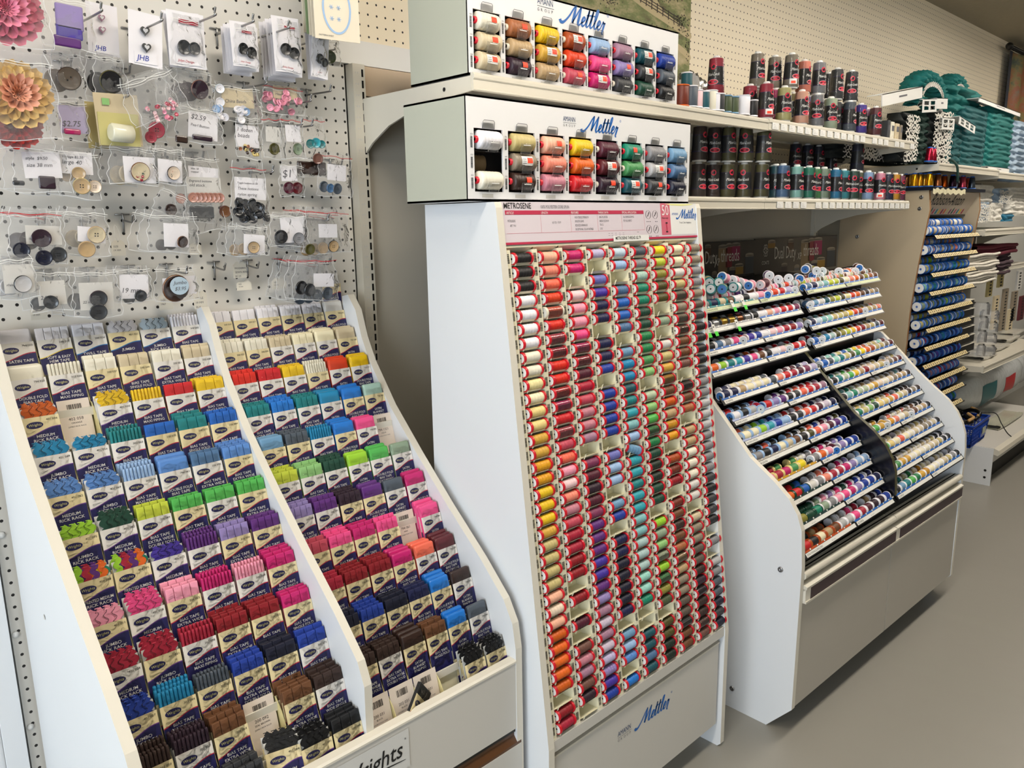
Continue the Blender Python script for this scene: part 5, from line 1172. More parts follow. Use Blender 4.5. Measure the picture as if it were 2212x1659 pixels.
# folded lace packs on the middle right shelf
def packs(rows, y, cat='lace pack'):
    for k, (x0, x1, y0, y1, m, lab) in enumerate(rows): bolt(x0, x1, y0, y1, y, .10, m, lab, M_wlace if m in (M_blulace,) else None, seed=20+k, freq=30, amp=.006, cat=cat, nmz='folded_lace_pack')
packs([(2112, 2150, 400, 437, M_wlace, 'white lace pack, upper left behind the maple cabinet'), (2152, 2182, 408, 440, M_blulace, 'blue and white lace pack, upper row middle'), (2184, 2220, 406, 445, M_wlace, 'white lace pack, upper row at the picture edge'),
       (2106, 2140, 436, 480, M_blulace, 'scalloped blue lace pack, lower left'), (2142, 2168, 438, 478, M_wlace, 'white lace pack, lower row centre'), (2170, 2192, 462, 478, cloth('petrol_trim', (.08, .42, .55)), 'small petrol blue trim roll in the lower row'), (2180, 2220, 440, 466, M_wlace, 'white lace pack, lower row at the picture edge')], -.34)
# peg goods further back
def blob(px0, px1, py0, py1, y, dep, m, label, name, cat, layers=0):
    a, b = rectm(px0, px1, py0, py1, y); w = b.x-a.x; h = b.z-a.z; mb = MB()
    if layers:
        for j in range(layers):
            z = h*j/layers; o = .008*sin(j*2.3); mb.surf(lambda u, v: (w*u+o, dep*v+.01*sin(j*1.7)-.006*sin(PI*u), z+h/layers*(.75+.25*sin(PI*min(1, v*6)))+.003*sin(u*9+j)), 14, 8, m)
            mb.surf(lambda u, v: (w*u+o, .01*sin(j*1.7)-.006*sin(PI*u)-.007*sin(PI*v), z+h/layers*1.02*v+.003*sin(u*9+j)), 14, 4, m)
    else: mb.surf(lambda u, v: (w/2+w/2*math.copysign(abs(cos(2*PI*u))**.6, cos(2*PI*u))*(.85+.15*sin(PI*v)), dep/2-dep/2*math.copysign(abs(sin(2*PI*u))**.6, sin(2*PI*u))*(.85+.15*sin(PI*v))+.004*sin(u*40+v*9), h*v+.006*sin(u*17)), 36, 14, m); mb.lathe([(.0001, h*.98), (w*.2, h*.98)], 12, m, c=(w/2, dep/2, 0), cap=False)
    o = mb.build(name, None, (a.x, y, a.z)); tag(o, label, cat); return o
blob(2108, 2196, 528, 551, -.36, .20, cloth('maroon_cloth', (.42, .03, .17), .6), 'maroon printed cloth folded on top of the white towels', 'folded_cloth', 'cloth', 3)
blob(2084, 2152, 548, 612, -.36, .22, cloth('white_towel', (.88, .86, .82), .85), 'stack of white folded towels under the maroon cloth', 'folded_towels', 'towels', 11).location.x += .0
blob(2152, 2182, 548, 592, -.33, .18, cloth('plum_cloth', (.28, .20, .24), .8), 'dark plum folded cloths right of the white towels', 'folded_cloth', 'cloth', 6)
M_tran = clear_mat('cloudy_plastic', .16, .25, 20, .3, .15)
for k, (px, py0, py1) in enumerate(((2113, 655, 770), (2133, 676, 772))):
    a, b = rectm(px-9, px+9, py0, py1, -.38); mb = MB(); w = (b.x-a.x)*.30
    for j in range(4): mb.lathe([(w, .01), (w, (b.z-a.z)/4-.01), (w*.85, (b.z-a.z)/4-.004), (w*.85, (b.z-a.z)/4)], 14, M_tran, c=(0, 0, j*(b.z-a.z)/4), cap=False)
    tag(mb.build('clear_tube', None, ((a.x+b.x)/2, -.38, max(a.z, .67))), 'column of clear plastic tubs, %s one' % ['left', 'right'][k], 'tub')
for k in range(6):
    a, b = rectm(2068, 2104, 650+k*19, 667+k*19, -.40); mb = MB(); mb.rbox(a.x, b.x, -.40, -.25, a.z, b.z-.004, M_black, .004); mb.box(a.x-.002, b.x+.002, -.402, -.25, b.z-.004, b.z-.001, M_edge)
    tag(mb.build('black_tub'), 'black stacked tub with pale rim behind the maple cabinet, %s from the top' % ordn(k+1), 'tub', 'black stacked tubs')
# strips of lace and braid hanging on the far panel
for k, (px, py0, py1, c) in enumerate(((2140, 590, 640, 'khaki'), (2151, 640, 710, 'beige'), (2163, 590, 620, 'khaki'), (2170, 625, 712, 'taupe'), (2183, 668, 712, 'beige'), (2191, 630, 692, 'taupe'), (2203, 585, 625, 'pale_gray'), (2208, 640, 690, 'maroon'))):
    a, b = rectm(px-5, px+5, py0, py1, -.24); mb = MB(); w = b.x-a.x; h = b.z-a.z
    mb.box(0, w, 0, .012, 0, h, mat('strip_'+c, PAL[c], .6))
    for j in range(int(h/.02)): mb.disc(w*.5, .012+j*.02, w*.22, .006, M_ink, front(0, -.001, 0), 8)
    tag(mb.build('trim_strip', None, (a.x, -.24, a.z)), '%s hanging strip of dotted braid, %s from the left behind the tubs' % (nm(c), ordn(k+1)), 'braid')
# packs lying on the deep shelf
for k, (px0, px1, py0, py1) in enumerate(((2122, 2150, 766, 786), (2150, 2178, 745, 768), (2172, 2200, 728, 745), (2185, 2215, 715, 735))):
    blob(px0, px1, py0, py1, -.40+.03*k, .12, mat('cellophane_pack', (.80, .79, .75), .3, coat=.6, bump=('noise', 90, .8, .01)), 'shiny cellophane pack lying on the deep shelf, %s from left' % ordn(k+1), 'cellophane_pack', 'pack', 3)
# bags of fibre filling on the base shelf
M_pillow = mat('fibre_filling_bag', (.86, .88, .89), .25, coat=.7, bump=('noise', 30, .6, .01))
def pillow(px0, px1, py0, py1, y, dep, label, prints):
    a, b = rectm(px0, px1, py0, py1, y); w = b.x-a.x; h = b.z-a.z; z0 = max(a.z, .218)
    t = empty('filling_bag', (a.x, y, z0), None, label, 'bag'); mb = MB()
    def sh(u, v, g=1.):   # u along the bag, v round it
        k = min(1, u*5, (1-u)*5)**.6; a = 2*PI*v
        return (w*u, dep/2+dep/2*k*g*math.copysign(abs(sin(a))**.75, sin(a))*-1, h/2-h/2*k*g*math.copysign(abs(cos(a))**.75, cos(a))+.004*sin(u*30+v*20)*k)
    mb.surf(sh, 24, 28, M_pillow); mb.build('bag', t)
    for c, u0, u1, v0, v1 in prints:
        mb = MB(); mb.surf(lambda p, q: sh(u0+(u1-u0)*p, v0+(v1-v0)*q, 1.015), 8, 8, c); mb.build('printed_label', t)
pillow(2085, 2222, 836, 903, -.24, .17, 'large clear bag of white filling with teal and red prints', [(mat('teal_print', (.03, .46, .50), .3), .22, .42, .14, .30), (mat('red_print', (.80, .10, .16), .3), .55, .70, .15, .28)])
pillow(2150, 2240, 778, 840, -.06-.16, .14, 'plump clear bag leaning behind the printed filling bag', [])
blob(2155, 2200, 905, 935, -.45, .10, mat('small_cellophane', (.74, .74, .66), .3, coat=.6, bump=('noise', 60, .9, .01)), 'small crinkled packs on the base shelf right of the basket', 'cellophane_pack', 'pack', 4)
# blue basket
p0 = at(2090, 965, 'z', .216); bk = empty('blue_basket', (4.84, -.36, .216), (0, 0, .04), 'blue plastic basket with black belts in it', 'basket')
M_bblue = mat('blue_basket_plastic', (.02, .22, .60), .35)
mb = MB(); W_, D_, H_ = .30, .20, .125
def side(p0, p1, q0, q1):   # bottom edge p0-p1, top edge q0-q1: lattice wall
    n = 12; m_ = 5; L = lambda a, b, t: tuple(a[i]+(b[i]-a[i])*t for i in range(3)); P = lambda u, v: L(L(p0, p1, u), L(q0, q1, u), v)
    for k in range(n+1): mb.tube([P(k/n, 0), P(k/n, .86)], .0035, M_bblue, 4)
    for k in range(m_+1): mb.tube([P(0, k/m_*.86), P(1, k/m_*.86)], .0035, M_bblue, 4)
    mb.add([P(0, .84), P(1, .84), P(1, 1), P(0, 1)], [(0, 1, 2, 3)], M_bblue)
b = [(-.13, -.085, 0), (.13, -.085, 0), (.13, .085, 0), (-.13, .085, 0)]; tp = [(-.15, -.10, H_), (.15, -.10, H_), (.15, .10, H_), (-.15, .10, H_)]
for k in range(4): side(b[k], b[(k+1) % 4], tp[k], tp[(k+1) % 4])
mb.add(b, [(0, 1, 2, 3)], M_bblue); mb.tube([tp[0], tp[1], tp[2], tp[3], tp[0]], .006, M_bblue, 6)
mb.box(.0, .10, -.1005, -.094, .03, .085, M_bblue); mb.build('basket_body', bk)
lb = MB(); lb.rect(.02, .085, .045, .085, mat('basket_label', (.62, .66, .58), .4), front(0, -.103, 0)); lb.build('label', bk); bk.scale = (1.1, 1.0, 1.0)
bx_, by_, bz_ = 4.84, -.36, .216+H_
def belt(P, m, label, w=.010):
    mb = MB(); Q = catmull(P, 6)
    for dz in (0,): mb.tube([(bx_+q[0], by_+q[1], bz_+q[2]) for q in Q], w, m, 6)
    tag(mb.build('belt_coil'), label, 'belt')
belt([(-.13, -.05, .0), (-.10, .02, .05), (-.02, .06, .04), (.03, .0, .01), (-.04, -.06, .0), (-.12, -.03, .01)], M_black, 'black strap coil at the left in the blue basket', .013)
belt([(-.10, -.06, .015), (-.05, -.07, .025), (.0, -.05, .02), (.02, -.02, .03)], mat('tan_strap', (.72, .57, .36), .6), 'tan strap lying across the left of the basket', .009)
belt([(.02, -.06, .0), (.06, -.07, .03), (.11, -.02, .035), (.12, .04, .01), (.05, .06, .02), (.0, .01, .03)], M_black, 'black strap coil at the right in the blue basket', .012)
belt([(.03, -.07, .02), (.08, -.06, .035), (.12, -.01, .045)], mat('tan_strap', (.72, .57, .36), .6), 'tan strap curved over the right of the basket', .008)
belt([(.12, .02, .02), (.20, -.04, .01), (.26, -.10, -.0), (.24, -.14, -.05), (.25, -.17, -.10), (.27, -.19, -.125)], M_black, 'thin black cord trailing from the basket to the shelf edge', .003)
# ------------------------------------------------------------------ pegboard: hooks and bags of buttons
PAL['horn_pink'] = hx('b98474'); PAL['petal_rose'] = hx('e0708c'); PAL['petal_yellow'] = hx('f0c878')
def bm_(c, kind=0):
    k = 'button_'+c
    return mat(k, PAL[c], .25, coat=.5, noise=(60, .25) if c in ('brown', 'dark_brown', 'tan', 'taupe', 'beige') else None)
def hook_mesh(dep):
    mb = MB(); mb.tube(catmull([(0, .004, .012), (0, -.006, .012), (0, -.008, .002), (0, -.012, 0), (0, -dep, -.004), (0, -dep-.006, .001), (0, -dep-.012, .010)], 4), .0021, M_chrome, 7)
    mb.tube([(-.013, .004, .012), (-.013, -.004, .012), (.013, -.004, .012), (.013, .004, .012)], .0016, M_chrome, 6); mb.tube([(0, -.005, .012), (0, -.004, -.022), (0, .003, -.024)], .0018, M_chrome, 6); return mesh_of(mb, 'hook')
HK = {d: hook_mesh(d) for d in (.05, .10, .16)}
def snapz(v): return Z0P+round((v-Z0P)/.0254)*.0254
def snapx(v): return X0P+round((v-X0P)/.0254)*.0254
nh = [0]
def hook(px, py, dep=.05, label=None):
    """px, py: the tip of the hook in the photograph"""
    p = at(px, py, 'y', -dep-.012); nh[0] += 1
    o = link('peg_hook', HK[dep], None, (snapx(p.x), 0, snapz(p.z-.012)-.0)); tag(o, label, 'hook', 'peg hooks on the white pegboard'); return o
def disc_button(mb, x, y, z, r, c, holes=4, rim=None):
    m = bm_(c); mr = bm_(rim) if rim else m
    mb.lathe([(r*.9, .0), (r, -.001), (r, -.0025), (r*.93, -.0036)], 24, mr, c=(x, y, z), ax='y', cap=False); mb.lathe([(r*.93, -.0036), (r*.80, -.0032), (r*.74, -.0024), (r*.3, -.0024), (.0001, -.0024)], 24, m, c=(x, y, z), ax='y', cap=False)
    if holes:
        for k in range(holes):
            a = PI/4+k*2*PI/holes; mb.lathe([(.0001, -.0027), (r*.085, -.0026)], 7, M_ink, c=(x+r*.2*cos(a), y, z+r*.2*sin(a)), ax='y', cap=False)
M_bagedge = mat('bag_edge_glint', (.90, .91, .92), .25, coat=.5)  # near-white strokes that paint the light caught along the film edges
def bag_geo(w, h, seed, red):
    rd = random.Random(seed); ph = [rd.random()*6 for _ in range(8)]
    def f(s):
        def g(u, v):
            e = min(1, min(u, 1-u)*7, (1-v)*5); x = (u-.5)*w*(.80+.24*min(1, v*1.8))*(1+.03*sin(v*7+ph[0]))+.0022*sin(v*19+ph[1]); z = -h*v*(1+.03*sin(u*5+ph[2]))
            bulge = .0075*min(1, v*1.6)*e; n = .0012*sin(u*13+ph[3]+v*7)+.0010*sin(v*21+u*17+ph[4])+.0007*sin(u*31-v*13+ph[5])
            return (x, s*bulge+n*(1 if s < 0 else .6), z)
        return g
    mb = MB(); mb.surf(f(-1), 14, 18, M_bag); mb.surf(f(.35), 8, 8, M_bag)
    for sg in (-1, 1): mb.stroke([((sg*.5)*w*(.80+.24*min(1, k/8*1.8))*(1+.03*sin(k/8*7+ph[0]))+.0022*sin(k/8*19+ph[1]), -h*k/8) for k in range(9)], .0008, M_bagedge, front(0, -.0015, 0))
    mb.stroke([((k/6-.5)*w*1.03, -h*(1+.03*sin(k/6*5+ph[2]))) for k in range(7)], .0009, M_bagedge, front(0, -.0015, 0))
    zp = [(u*w/6-w/2, -h*.12+.0015*sin(u*2+ph[6])) for u in range(7)]
    mb.stroke(zp, .0011, M_red if red else M_paper, front(0, -.0032, 0)); mb.stroke([(a, b-.004) for a, b in zp], .0007, M_paper, front(0, -.0032, 0))
    return mb
bagn = [0]
def bag(box, y, label, items=(), rot=0., red=False, hk=None, behind=0, film=True, cat='button bag'):
    """box: the bag's outline in the photograph (x0, y0, x1, y1); everything in it is sized from the plane it hangs in"""
    x0, y0, x1, y1 = box; cx = (x0+x1)/2; top = at(cx, y0, 'y', y); bot = at(cx, y1, 'y', y); L = at(x0, (y0+y1)/2, 'y', y); R = at(x1, (y0+y1)/2, 'y', y)
    w = R.x-L.x; h = top.z-bot.z; bagn[0] += 1; sd = bagn[0]
    t = empty('button_bag', ((L.x+R.x)/2, y, top.z), (0, rot, 0), label, cat)
    ox, oz = (L.x+R.x)/2, top.z
    loc = lambda px, py: (at(px, py, 'y', y).x-ox, at(px, py, 'y', y).z-oz)
    ppm = (at(cx+50, (y0+y1)/2, 'y', y).x-at(cx-50, (y0+y1)/2, 'y', y).x)/100; pz = (at(cx, y0, 'y', y).z-at(cx, y0+100, 'y', y).z)/100
    if film: bag_geo(w, h, sd, red).build('bag', t)
    npz = 0
    for it in items:
        k = it[0]
        if k == 'b':     # button: px, py, radius px, colour[, rim, holes]
            u, v = loc(it[1], it[2]); mb = MB(); disc_button(mb, 0, 0, 0, it[3]*pz, it[4], it[6] if len(it) > 6 else 4, it[5] if len(it) > 5 else None); o = mb.build('button', t, (u, -.0045 if film else -.005, v)); o.rotation_euler = (.15, 0, sd % 5*.1-.2)
        elif k == 'h':   # heart button
            u, v = loc(it[1], it[2]); r = it[3]*pz; mb = MB(); P = [(r*.9*16*sin(a)**3/16, r*(13*cos(a)-5*cos(2*a)-2*cos(3*a)-cos(4*a))/16) for a in [2*PI*i/24 for i in range(24)]]
            mb.prism(P, 'y', -.004, 0, bm_(it[4])); mb.prism([(p[0]*.55, p[1]*.55) for p in P], 'y', -.0052, -.004, bm_('silver')); mb.build('button', t, (u, -.003, v))
        elif k == 'p':   # paper slip: x0, y0, x1, y1, colour, text lines
            a = loc(it[1], it[4]); b = loc(it[3], it[2]); mb = MB(); ww, hh = b[0]-a[0], b[1]-a[1]; mb.box(0, ww, 0, .0006, 0, hh, mat('slip_'+it[5], PAL[it[5]], .7)); f = front(0, -.0004, 0)
            for i, s in enumerate(it[6].split('/') if len(it) > 6 and it[6] else []):
                sz = min(hh*(.26 if '/' in it[6] else .7), ww*1.5/max(len(s), 1)); mb.text(s, sz, it[7] if len(it) > 7 else M_grayink, f, u=ww*.08, v=hh*((.70-.27*i) if '/' in it[6] else .25), shear=.2, bold=.015)
            o = mb.build('paper_slip', t, (a[0], (.0008 if film else 0)-.0014*npz, a[1])); npz += 1; o.rotation_euler = (0, (sd*37 % 7-3)*.02*(npz < 2), 0)
        elif k == 'n':   # a pile of many small pieces: box, count, radius px, colours
            a = loc(it[1], it[4]); b = loc(it[3], it[2]); rd = random.Random(sd); cs = it[7].split()
            for i in range(it[5]):
                mb = MB(); c = rd.choice(cs); disc_button(mb, 0, 0, 0, it[6]*pz, c, 2)
                o = mb.build('button', t, (a[0]+(b[0]-a[0])*rd.random(), -.001-.0035*rd.random(), a[1]+(b[1]-a[1])*rd.random())); o.rotation_euler = (rd.uniform(-.6, .6), rd.uniform(-.5, .5), rd.uniform(-.7, .7))
        elif k == 'x':   # rounded block
            a = loc(it[1], it[4]); b = loc(it[3], it[2]); mb = MB(); mb.rbox(a[0], b[0], -.006, .0, a[1], b[1], bm_(it[5]), .0035, 3); mb.build('button', t)
    if hk: hook((hk[0]), hk[1], hk[2] if len(hk) > 2 else .05, 'zinc peg hook holding the '+' '.join(label.split()[:10]))
    for j in range(behind):
        mb = bag_geo(w*.98, h*.98, sd*10+j, red); c = empty('button_bag', ((L.x+R.x)/2-.010*(j+1), y+.012*(j+1), top.z-.002*j), (0, rot+.06*(j+1), 0), 'bag hanging %s behind: %s' % (['one', 'two', 'three'][j], label.replace('clear bag', 'one')[:70]), cat)
        mb.build('bag', c); rd = random.Random(sd+j)
        g = [it for it in items if it[0] == 'b'][:1]
        if g: it = g[0]; u, v = loc(it[1], it[2]); m2 = MB(); disc_button(m2, 0, 0, 0, it[3]*pz, it[4], 0); m2.build('button', c, (u-.004, -.003, v-.004))
    return t
Y = -.075
T_card = 'white'
# flowers in the top left corner
def flower(px, py, rpx, c, c2, y, label, box, tilt=.3):
    t = bag(box, y-.012, label, (), 0, cat='flower'); p = at(px, py, 'y', y); R = (at(px+rpx, py, 'y', y).x-p.x)
    e = t; off = Vector((p.x-t.location.x, y-t.location.y, p.z-t.location.z)); m = mat('petal_'+c, PAL[c], .5, noise=(30, .2)); m2 = mat('petal_'+c2, PAL[c2], .5)
    for ring, (n, rl, mm, dy) in enumerate(((15, 1., m, 0), (15, .8, m, -.006), (12, .55, m2, -.011), (12, .28, m2, -.015))):
        for k in range(n):
            a = 2*PI*k/n+ring*.2; mb = MB()
            mb.surf(lambda u, v: (R*rl*u*cos(a)-R*.24*rl*(v-.5)*2*sin(PI*min(u*.72+.08, 1))**.6*sin(a)*(1 if u < .99 else .6), dy-.010*u*u*(1 if ring < 2 else 2)+.003*cos((v-.5)*5), R*rl*u*sin(a)+R*.24*rl*(v-.5)*2*sin(PI*min(u*.72+.08, 1))**.6*cos(a)*(1 if u < .99 else .6)), 6, 4, mm)
            mb.build('petal', e, off)
flower(8, 22, 82, 'petal_rose', 'pink', -.10, 'pink fabric flower in a clear bag, top left corner', (-60, -40, 104, 96))
flower(35, 205, 78, 'petal_yellow', 'peach', -.13, 'orange and yellow fabric daisy in a clear bag at the left edge', (-30, 112, 122, 300))
flower(30, 268, 60, 'bright_red', 'red', -.10, 'red fabric flower under the yellow daisy', (-40, 205, 105, 322))
bag((96, -12, 204, 104), -.10, 'clear bag with a stack of purple rounded pads', [('x', 124, 16, 178, 62, 'lilac'), ('x', 126, 60, 180, 82, 'violet'), ('x', 122, 84, 178, 100, 'purple')], .05)
JH = mat('card_blue_print', (.08, .22, .62), .5); JR = mat('card_red_print', (.74, .10, .24), .5)
bag((195, 10, 254, 118), -.06, 'white card with two small mauve heart buttons, beside the purple pads', [('p', 197, 14, 252, 116, 'white'), ('h', 219, 40, 8, 'mauve'), ('h', 222, 66, 8, 'mauve'), ('p', 206, 98, 248, 114, 'white', 'JHB', JH)], .05, film=False, cat='button card', hk=(230, 12, .16))
bag((283, 30, 346, 138), -.10, 'white card with two black heart buttons', [('p', 284, 31, 345, 138, 'white'), ('h', 313, 68, 11, 'charcoal'), ('h', 318, 104, 11, 'charcoal'), ('p', 296, 118, 342, 136, 'white', 'JHB', JH)], .05, film=False, cat='button card', hk=(345, 8, .16))
def jolyn(x0, y0, x1, y1, y, lab, n=0, hk=None, c='black', btn=None):
    cx = (x0+x1)/2; bx = btn or [(cx-8, (y0+y1)/2+8, 13), (cx+10, (y0+y1)/2+16, 13)]
    for j in range(n, 0, -1):
        bag((x0-5*j, y0+2*j, x1-5*j, y1+3*j), y+.011*j, 'white button card %s behind the %s' % (['one', 'two', 'three', 'four', 'five', 'six'][j-1], lab), [('p', x0-5*j, y0+2*j, x1-5*j, y1+3*j, 'white')], .0, film=False, cat='button card')
    bag((x0, y0, x1, y1), y, lab, [('p', x0, y0, x1, y1, 'white')]+[('b', a, b, r, c, None, 0) for a, b, r in bx]+[('p', x0+12, y1-18, x1-4, y1-4, 'white', 'Jolyn Design', JR), ('p', x0+14, y0+14, x1-14, y0+16, 'crimson')], .04, cat='button card', hk=hk)
jolyn(372, 34, 441, 142, -.10, 'button card with two big black nuggets', 1, (455, 12, .16), 'charcoal', [(398, 104, 16), (420, 106, 14)])
jolyn(508, 55, 557, 143, -.12, 'button card with shiny black buttons, left of the pair', 5, (560, 25, .16))
jolyn(600, 45, 650, 155, -.12, 'button card with shiny black buttons, right of the pair', 6, (631, 40, .16))
jolyn(676, 66, 706, 165, -.12, 'narrow button card turned away at the right end', 2, (725, 54, .16), 'charcoal', [(690, 128, 11), (700, 136, 10)])
bag((704, 82, 735, 142), -.08, 'clear bag with an olive green button, top right', [('b', 712, 125, 14, 'moss')], .05, hk=(723, 78))
bag((112, 105, 184, 214), Y, 'clear bag with a large brown horn button', [('b', 150, 171, 25, 'dark_taupe', 'dark_brown', 2)], .04, hk=(157, 110), behind=1)
bag((205, 115, 272, 212), Y, 'clear bag with a large black and gold button', [('b', 241, 178, 25, 'black', 'dark_olive', 2)], .05, hk=(265, 120), behind=1)
bag((110, 212, 190, 302), Y, 'clear bag with a lilac label, under the brown horn button', [('p', 135, 232, 188, 288, 'palelilac' if 'palelilac' in PAL else 'lavender', '$2.75'), ('x', 140, 280, 175, 290, 'magenta')], .03, hk=(167, 202))
t = bag((215, 208, 298, 314), -.085, 'beige card of transparent thread with its cream spool', [('p', 215, 208, 298, 314, 'beige', 'Transparent Thread', M_ink), ('p', 217, 248, 297, 313, 'pale_olive'), ('p', 220, 213, 234, 226, 'light_green')], 0, film=False, cat='thread card')
mb = MB(); a = at(262, 288, 'y', -.10); mb.lathe([(.014, -.020), (.0165, -.018), (.0165, .018), (.014, .020)], 22, mat('nylon_thread', (.88, .87, .78), .25, coat=.5), ax='x'); o = mb.build('nylon_spool', t, (a.x-t.location.x, -.016, a.z-t.location.z)); o.rotation_euler = (0, .05, .1)
bag((190, 215, 222, 322), -.06, 'second thread card standing behind the beige one', [('p', 192, 222, 225, 320, 'khaki')], 0, film=False, cat='thread card')
bag((262, 158, 375, 262), -.12, 'tilted clear bag of pink and clear beads', [('n', 285, 225, 350, 262, 26, 4.5, 'pink pale_pink rose')], -.42, hk=(280, 200, .10), behind=1)
hook(376, 214, .10, 'zinc peg hook poking out right of the tilted bag of pink beads')
bag((308, 248, 358, 306), -.065, 'clear bag with a coral pink button', [('b', 337, 281, 18, 'rose'), ('b', 325, 297, 13, 'rose')], .03)
bag((378, 143, 460, 232), -.08, 'clear bag with a purple brown domed button', [('b', 430, 194, 21, 'dark_plum', 'mauve_brown', 0)], .03, hk=(447, 144), behind=2)
bag((385, 228, 480, 308), -.085, 'clear bag with a $2.59 price slip and dark shanks', [('p', 412, 244, 470, 297, 'white', '$2.59/Pearl Button'), ('x', 420, 294, 462, 303, 'dark_plum'), ('x', 385, 298, 410, 312, 'dark_brown')], .08, hk=(450, 232), behind=1)
bag((458, 180, 562, 262), Y, 'clear bag of blue dotted china beads', [('p', 483, 197, 548, 232, 'beige', 'China Beads'), ('b', 473, 193, 10, 'white', 'pale_blue', 3), ('b', 474, 222, 10, 'white', None, 0), ('n', 466, 238, 545, 258, 14, 9, 'white pale_blue white light_blue')], .02, hk=(566, 148, .10))
bag((566, 184, 654, 246), Y, 'clear bag of pink heart shaped buttons', [('n', 573, 205, 648, 236, 20, 8, 'pink dusty_rose pink'), ('p', 592, 190, 642, 212, 'beige', 'Hearts pink')], .02, red=True, hk=(626, 175))
bag((510, 244, 562, 342), Y, 'clear bag with orange speckled beads at the bottom', [('p', 512, 272, 558, 316, 'white', '1 dozen/beads'), ('n', 518, 318, 556, 334, 22, 4, 'light_yellow copper dark_brown')], .02, hk=(541, 248))
bag((565, 248, 612, 342), Y-.01, 'clear bag with a dark olive button', [('b', 588, 322, 13, 'dark_olive'), ('p', 574, 274, 604, 305, 'pale_gray')], -.02, red=True)
bag((606, 250, 656, 342), Y-.012, 'clear bag with a grey green button and white slip', [('b', 641, 322, 13, 'sage', 'moss'), ('p', 620, 272, 650, 306, 'white')], .02, red=True, hk=(648, 244, .10))
bag((652, 250, 702, 342), Y, 'clear bag with stacked teal toggle buttons', [('b', 668, 311, 10, 'teal'), ('b', 680, 309, 11, 'turquoise'), ('b', 692, 312, 9, 'teal'), ('b', 684, 343, 12, 'mauve_brown', None, 0)], .0, red=True, hk=(672, 258, .10))
hook(713, 188, .10, 'long bare zinc peg hook beside the pegboard edge, upper of two'); hook(672, 212, .10, 'zinc peg hook bending down above the teal toggle buttons')
bag((640, 340, 704, 382), -.06, 'clear twist bag of dark braided toggles', [('x', 642, 350, 674, 376, 'dark_brown'), ('x', 670, 350, 702, 378, 'dark_brown')], .03)
bag((604, 350, 656, 424), Y, 'clear bag with two dark red buttons and a slip', [('p', 610, 360, 642, 392, 'white', '$1'), ('b', 622, 406, 13, 'burgundy'), ('b', 640, 406, 13, 'maroon')], .02)
bag((690, 328, 762, 424), Y, 'red topped clear bag with grey teal buttons', [('p', 712, 357, 750, 390, 'white'), ('b', 702, 406, 12, 'slate'), ('b', 716, 408, 10, 'steel_blue'), ('b', 731, 408, 12, 'slate')], .08, red=True, hk=(738, 335))
bag((500, 348, 578, 488), Y, 'clear bag of many flat black buttons with a note', [('p', 510, 384, 574, 430, 'white', 'Toggle buttons $1.50/These notions/nylon spring'), ('n', 516, 436, 572, 478, 24, 11, 'black charcoal black')], .02, red=True, hk=(597, 345, .10))
bag((400, 322, 478, 500), -.065, 'long clear bag of copper two hole buttons', [('p', 408, 360, 470, 382, 'white', 'size 18/copper'), ('p', 405, 384, 476, 418, 'pale_gray', 'Engraved buttons/old stock')]+[('b', 416+k*9.5, 427, 11, 'horn_pink', 'horn_pink', 2) for k in range(7)], .01, hk=(444, 320), behind=1)
bag((408, 440, 462, 480), -.06, 'dark foil bag under the copper buttons', [('x', 410, 446, 460, 472, 'charcoal'), ('b', 484, 455, 13, 'brown', 'maroon', 0)], .03)
bag((235, 312, 336, 398), Y-.01, 'clear bag with a painted cherry wooden button, larger one', [('p', 272, 340, 334, 394, 'white'), ('b', 302, 371, 21, 'beige', 'brown', 0), ('n', 296, 378, 308, 388, 3, 3, 'crimson'), ('n', 296, 366, 312, 374, 5, 2.5, 'dark_green')], .02, hk=(305, 308), behind=2)
bag((332, 314, 400, 398), Y-.01, 'clear bag with a painted cherry wooden button, smaller one', [('p', 345, 345, 392, 392, 'white'), ('b', 374, 374, 15, 'pale_peach', 'dark_brown', 0), ('n', 370, 368, 380, 372, 3, 3, 'crimson'), ('n', 368, 374, 382, 384, 4, 2, 'charcoal')], .03, hk=(371, 317), behind=1)
bag((30, 310, 150, 415), -.09, 'bulky clear bag with a black square button', [('p', 58, 332, 132, 386, 'white', 'style  $9.50/size 38 mm'), ('x', 87, 381, 120, 408, 'dark_plum'), ('x', 30, 392, 55, 402, 'charcoal')], .03, behind=2, hk=(25, 118, .10))
bag((130, 318, 216, 428), -.085, 'clear bag of pale wooden buttons', [('p', 134, 330, 200, 376, 'white', 'Vintage $2.50/large 40'), ('b', 172, 375, 14, 'tan', None, 0), ('b', 180, 402, 18, 'tan', 'khaki'), ('b', 208, 402, 14, 'pale_peach', 'tan')], .06, behind=1)
bag((20, 448, 138, 572), -.09, 'big clear bag, round dark plum button in front of black ones', [('p', 60, 486, 132, 528, 'pale_gray', 'large coat button'), ('b', 90, 514, 20, 'dark_plum', 'dark_plum'), ('b', 48, 541, 17, 'dark_navy'), ('b', 97, 556, 17, 'dark_navy'), ('b', 128, 548, 17, 'charcoal')], .03, red=True, behind=2, hk=(92, 458))
bag((140, 448, 236, 552), -.085, 'clear bag with a beige marbled button', [('p', 172, 488, 228, 522, 'white'), ('b', 209, 506, 19, 'beige', 'tan'), ('b', 190, 538, 18, 'tan', None, 0)], .05, behind=2, hk=(206, 452))
hook(294, 462, .05, 'bare zinc peg hook right of the beige marbled button bags')
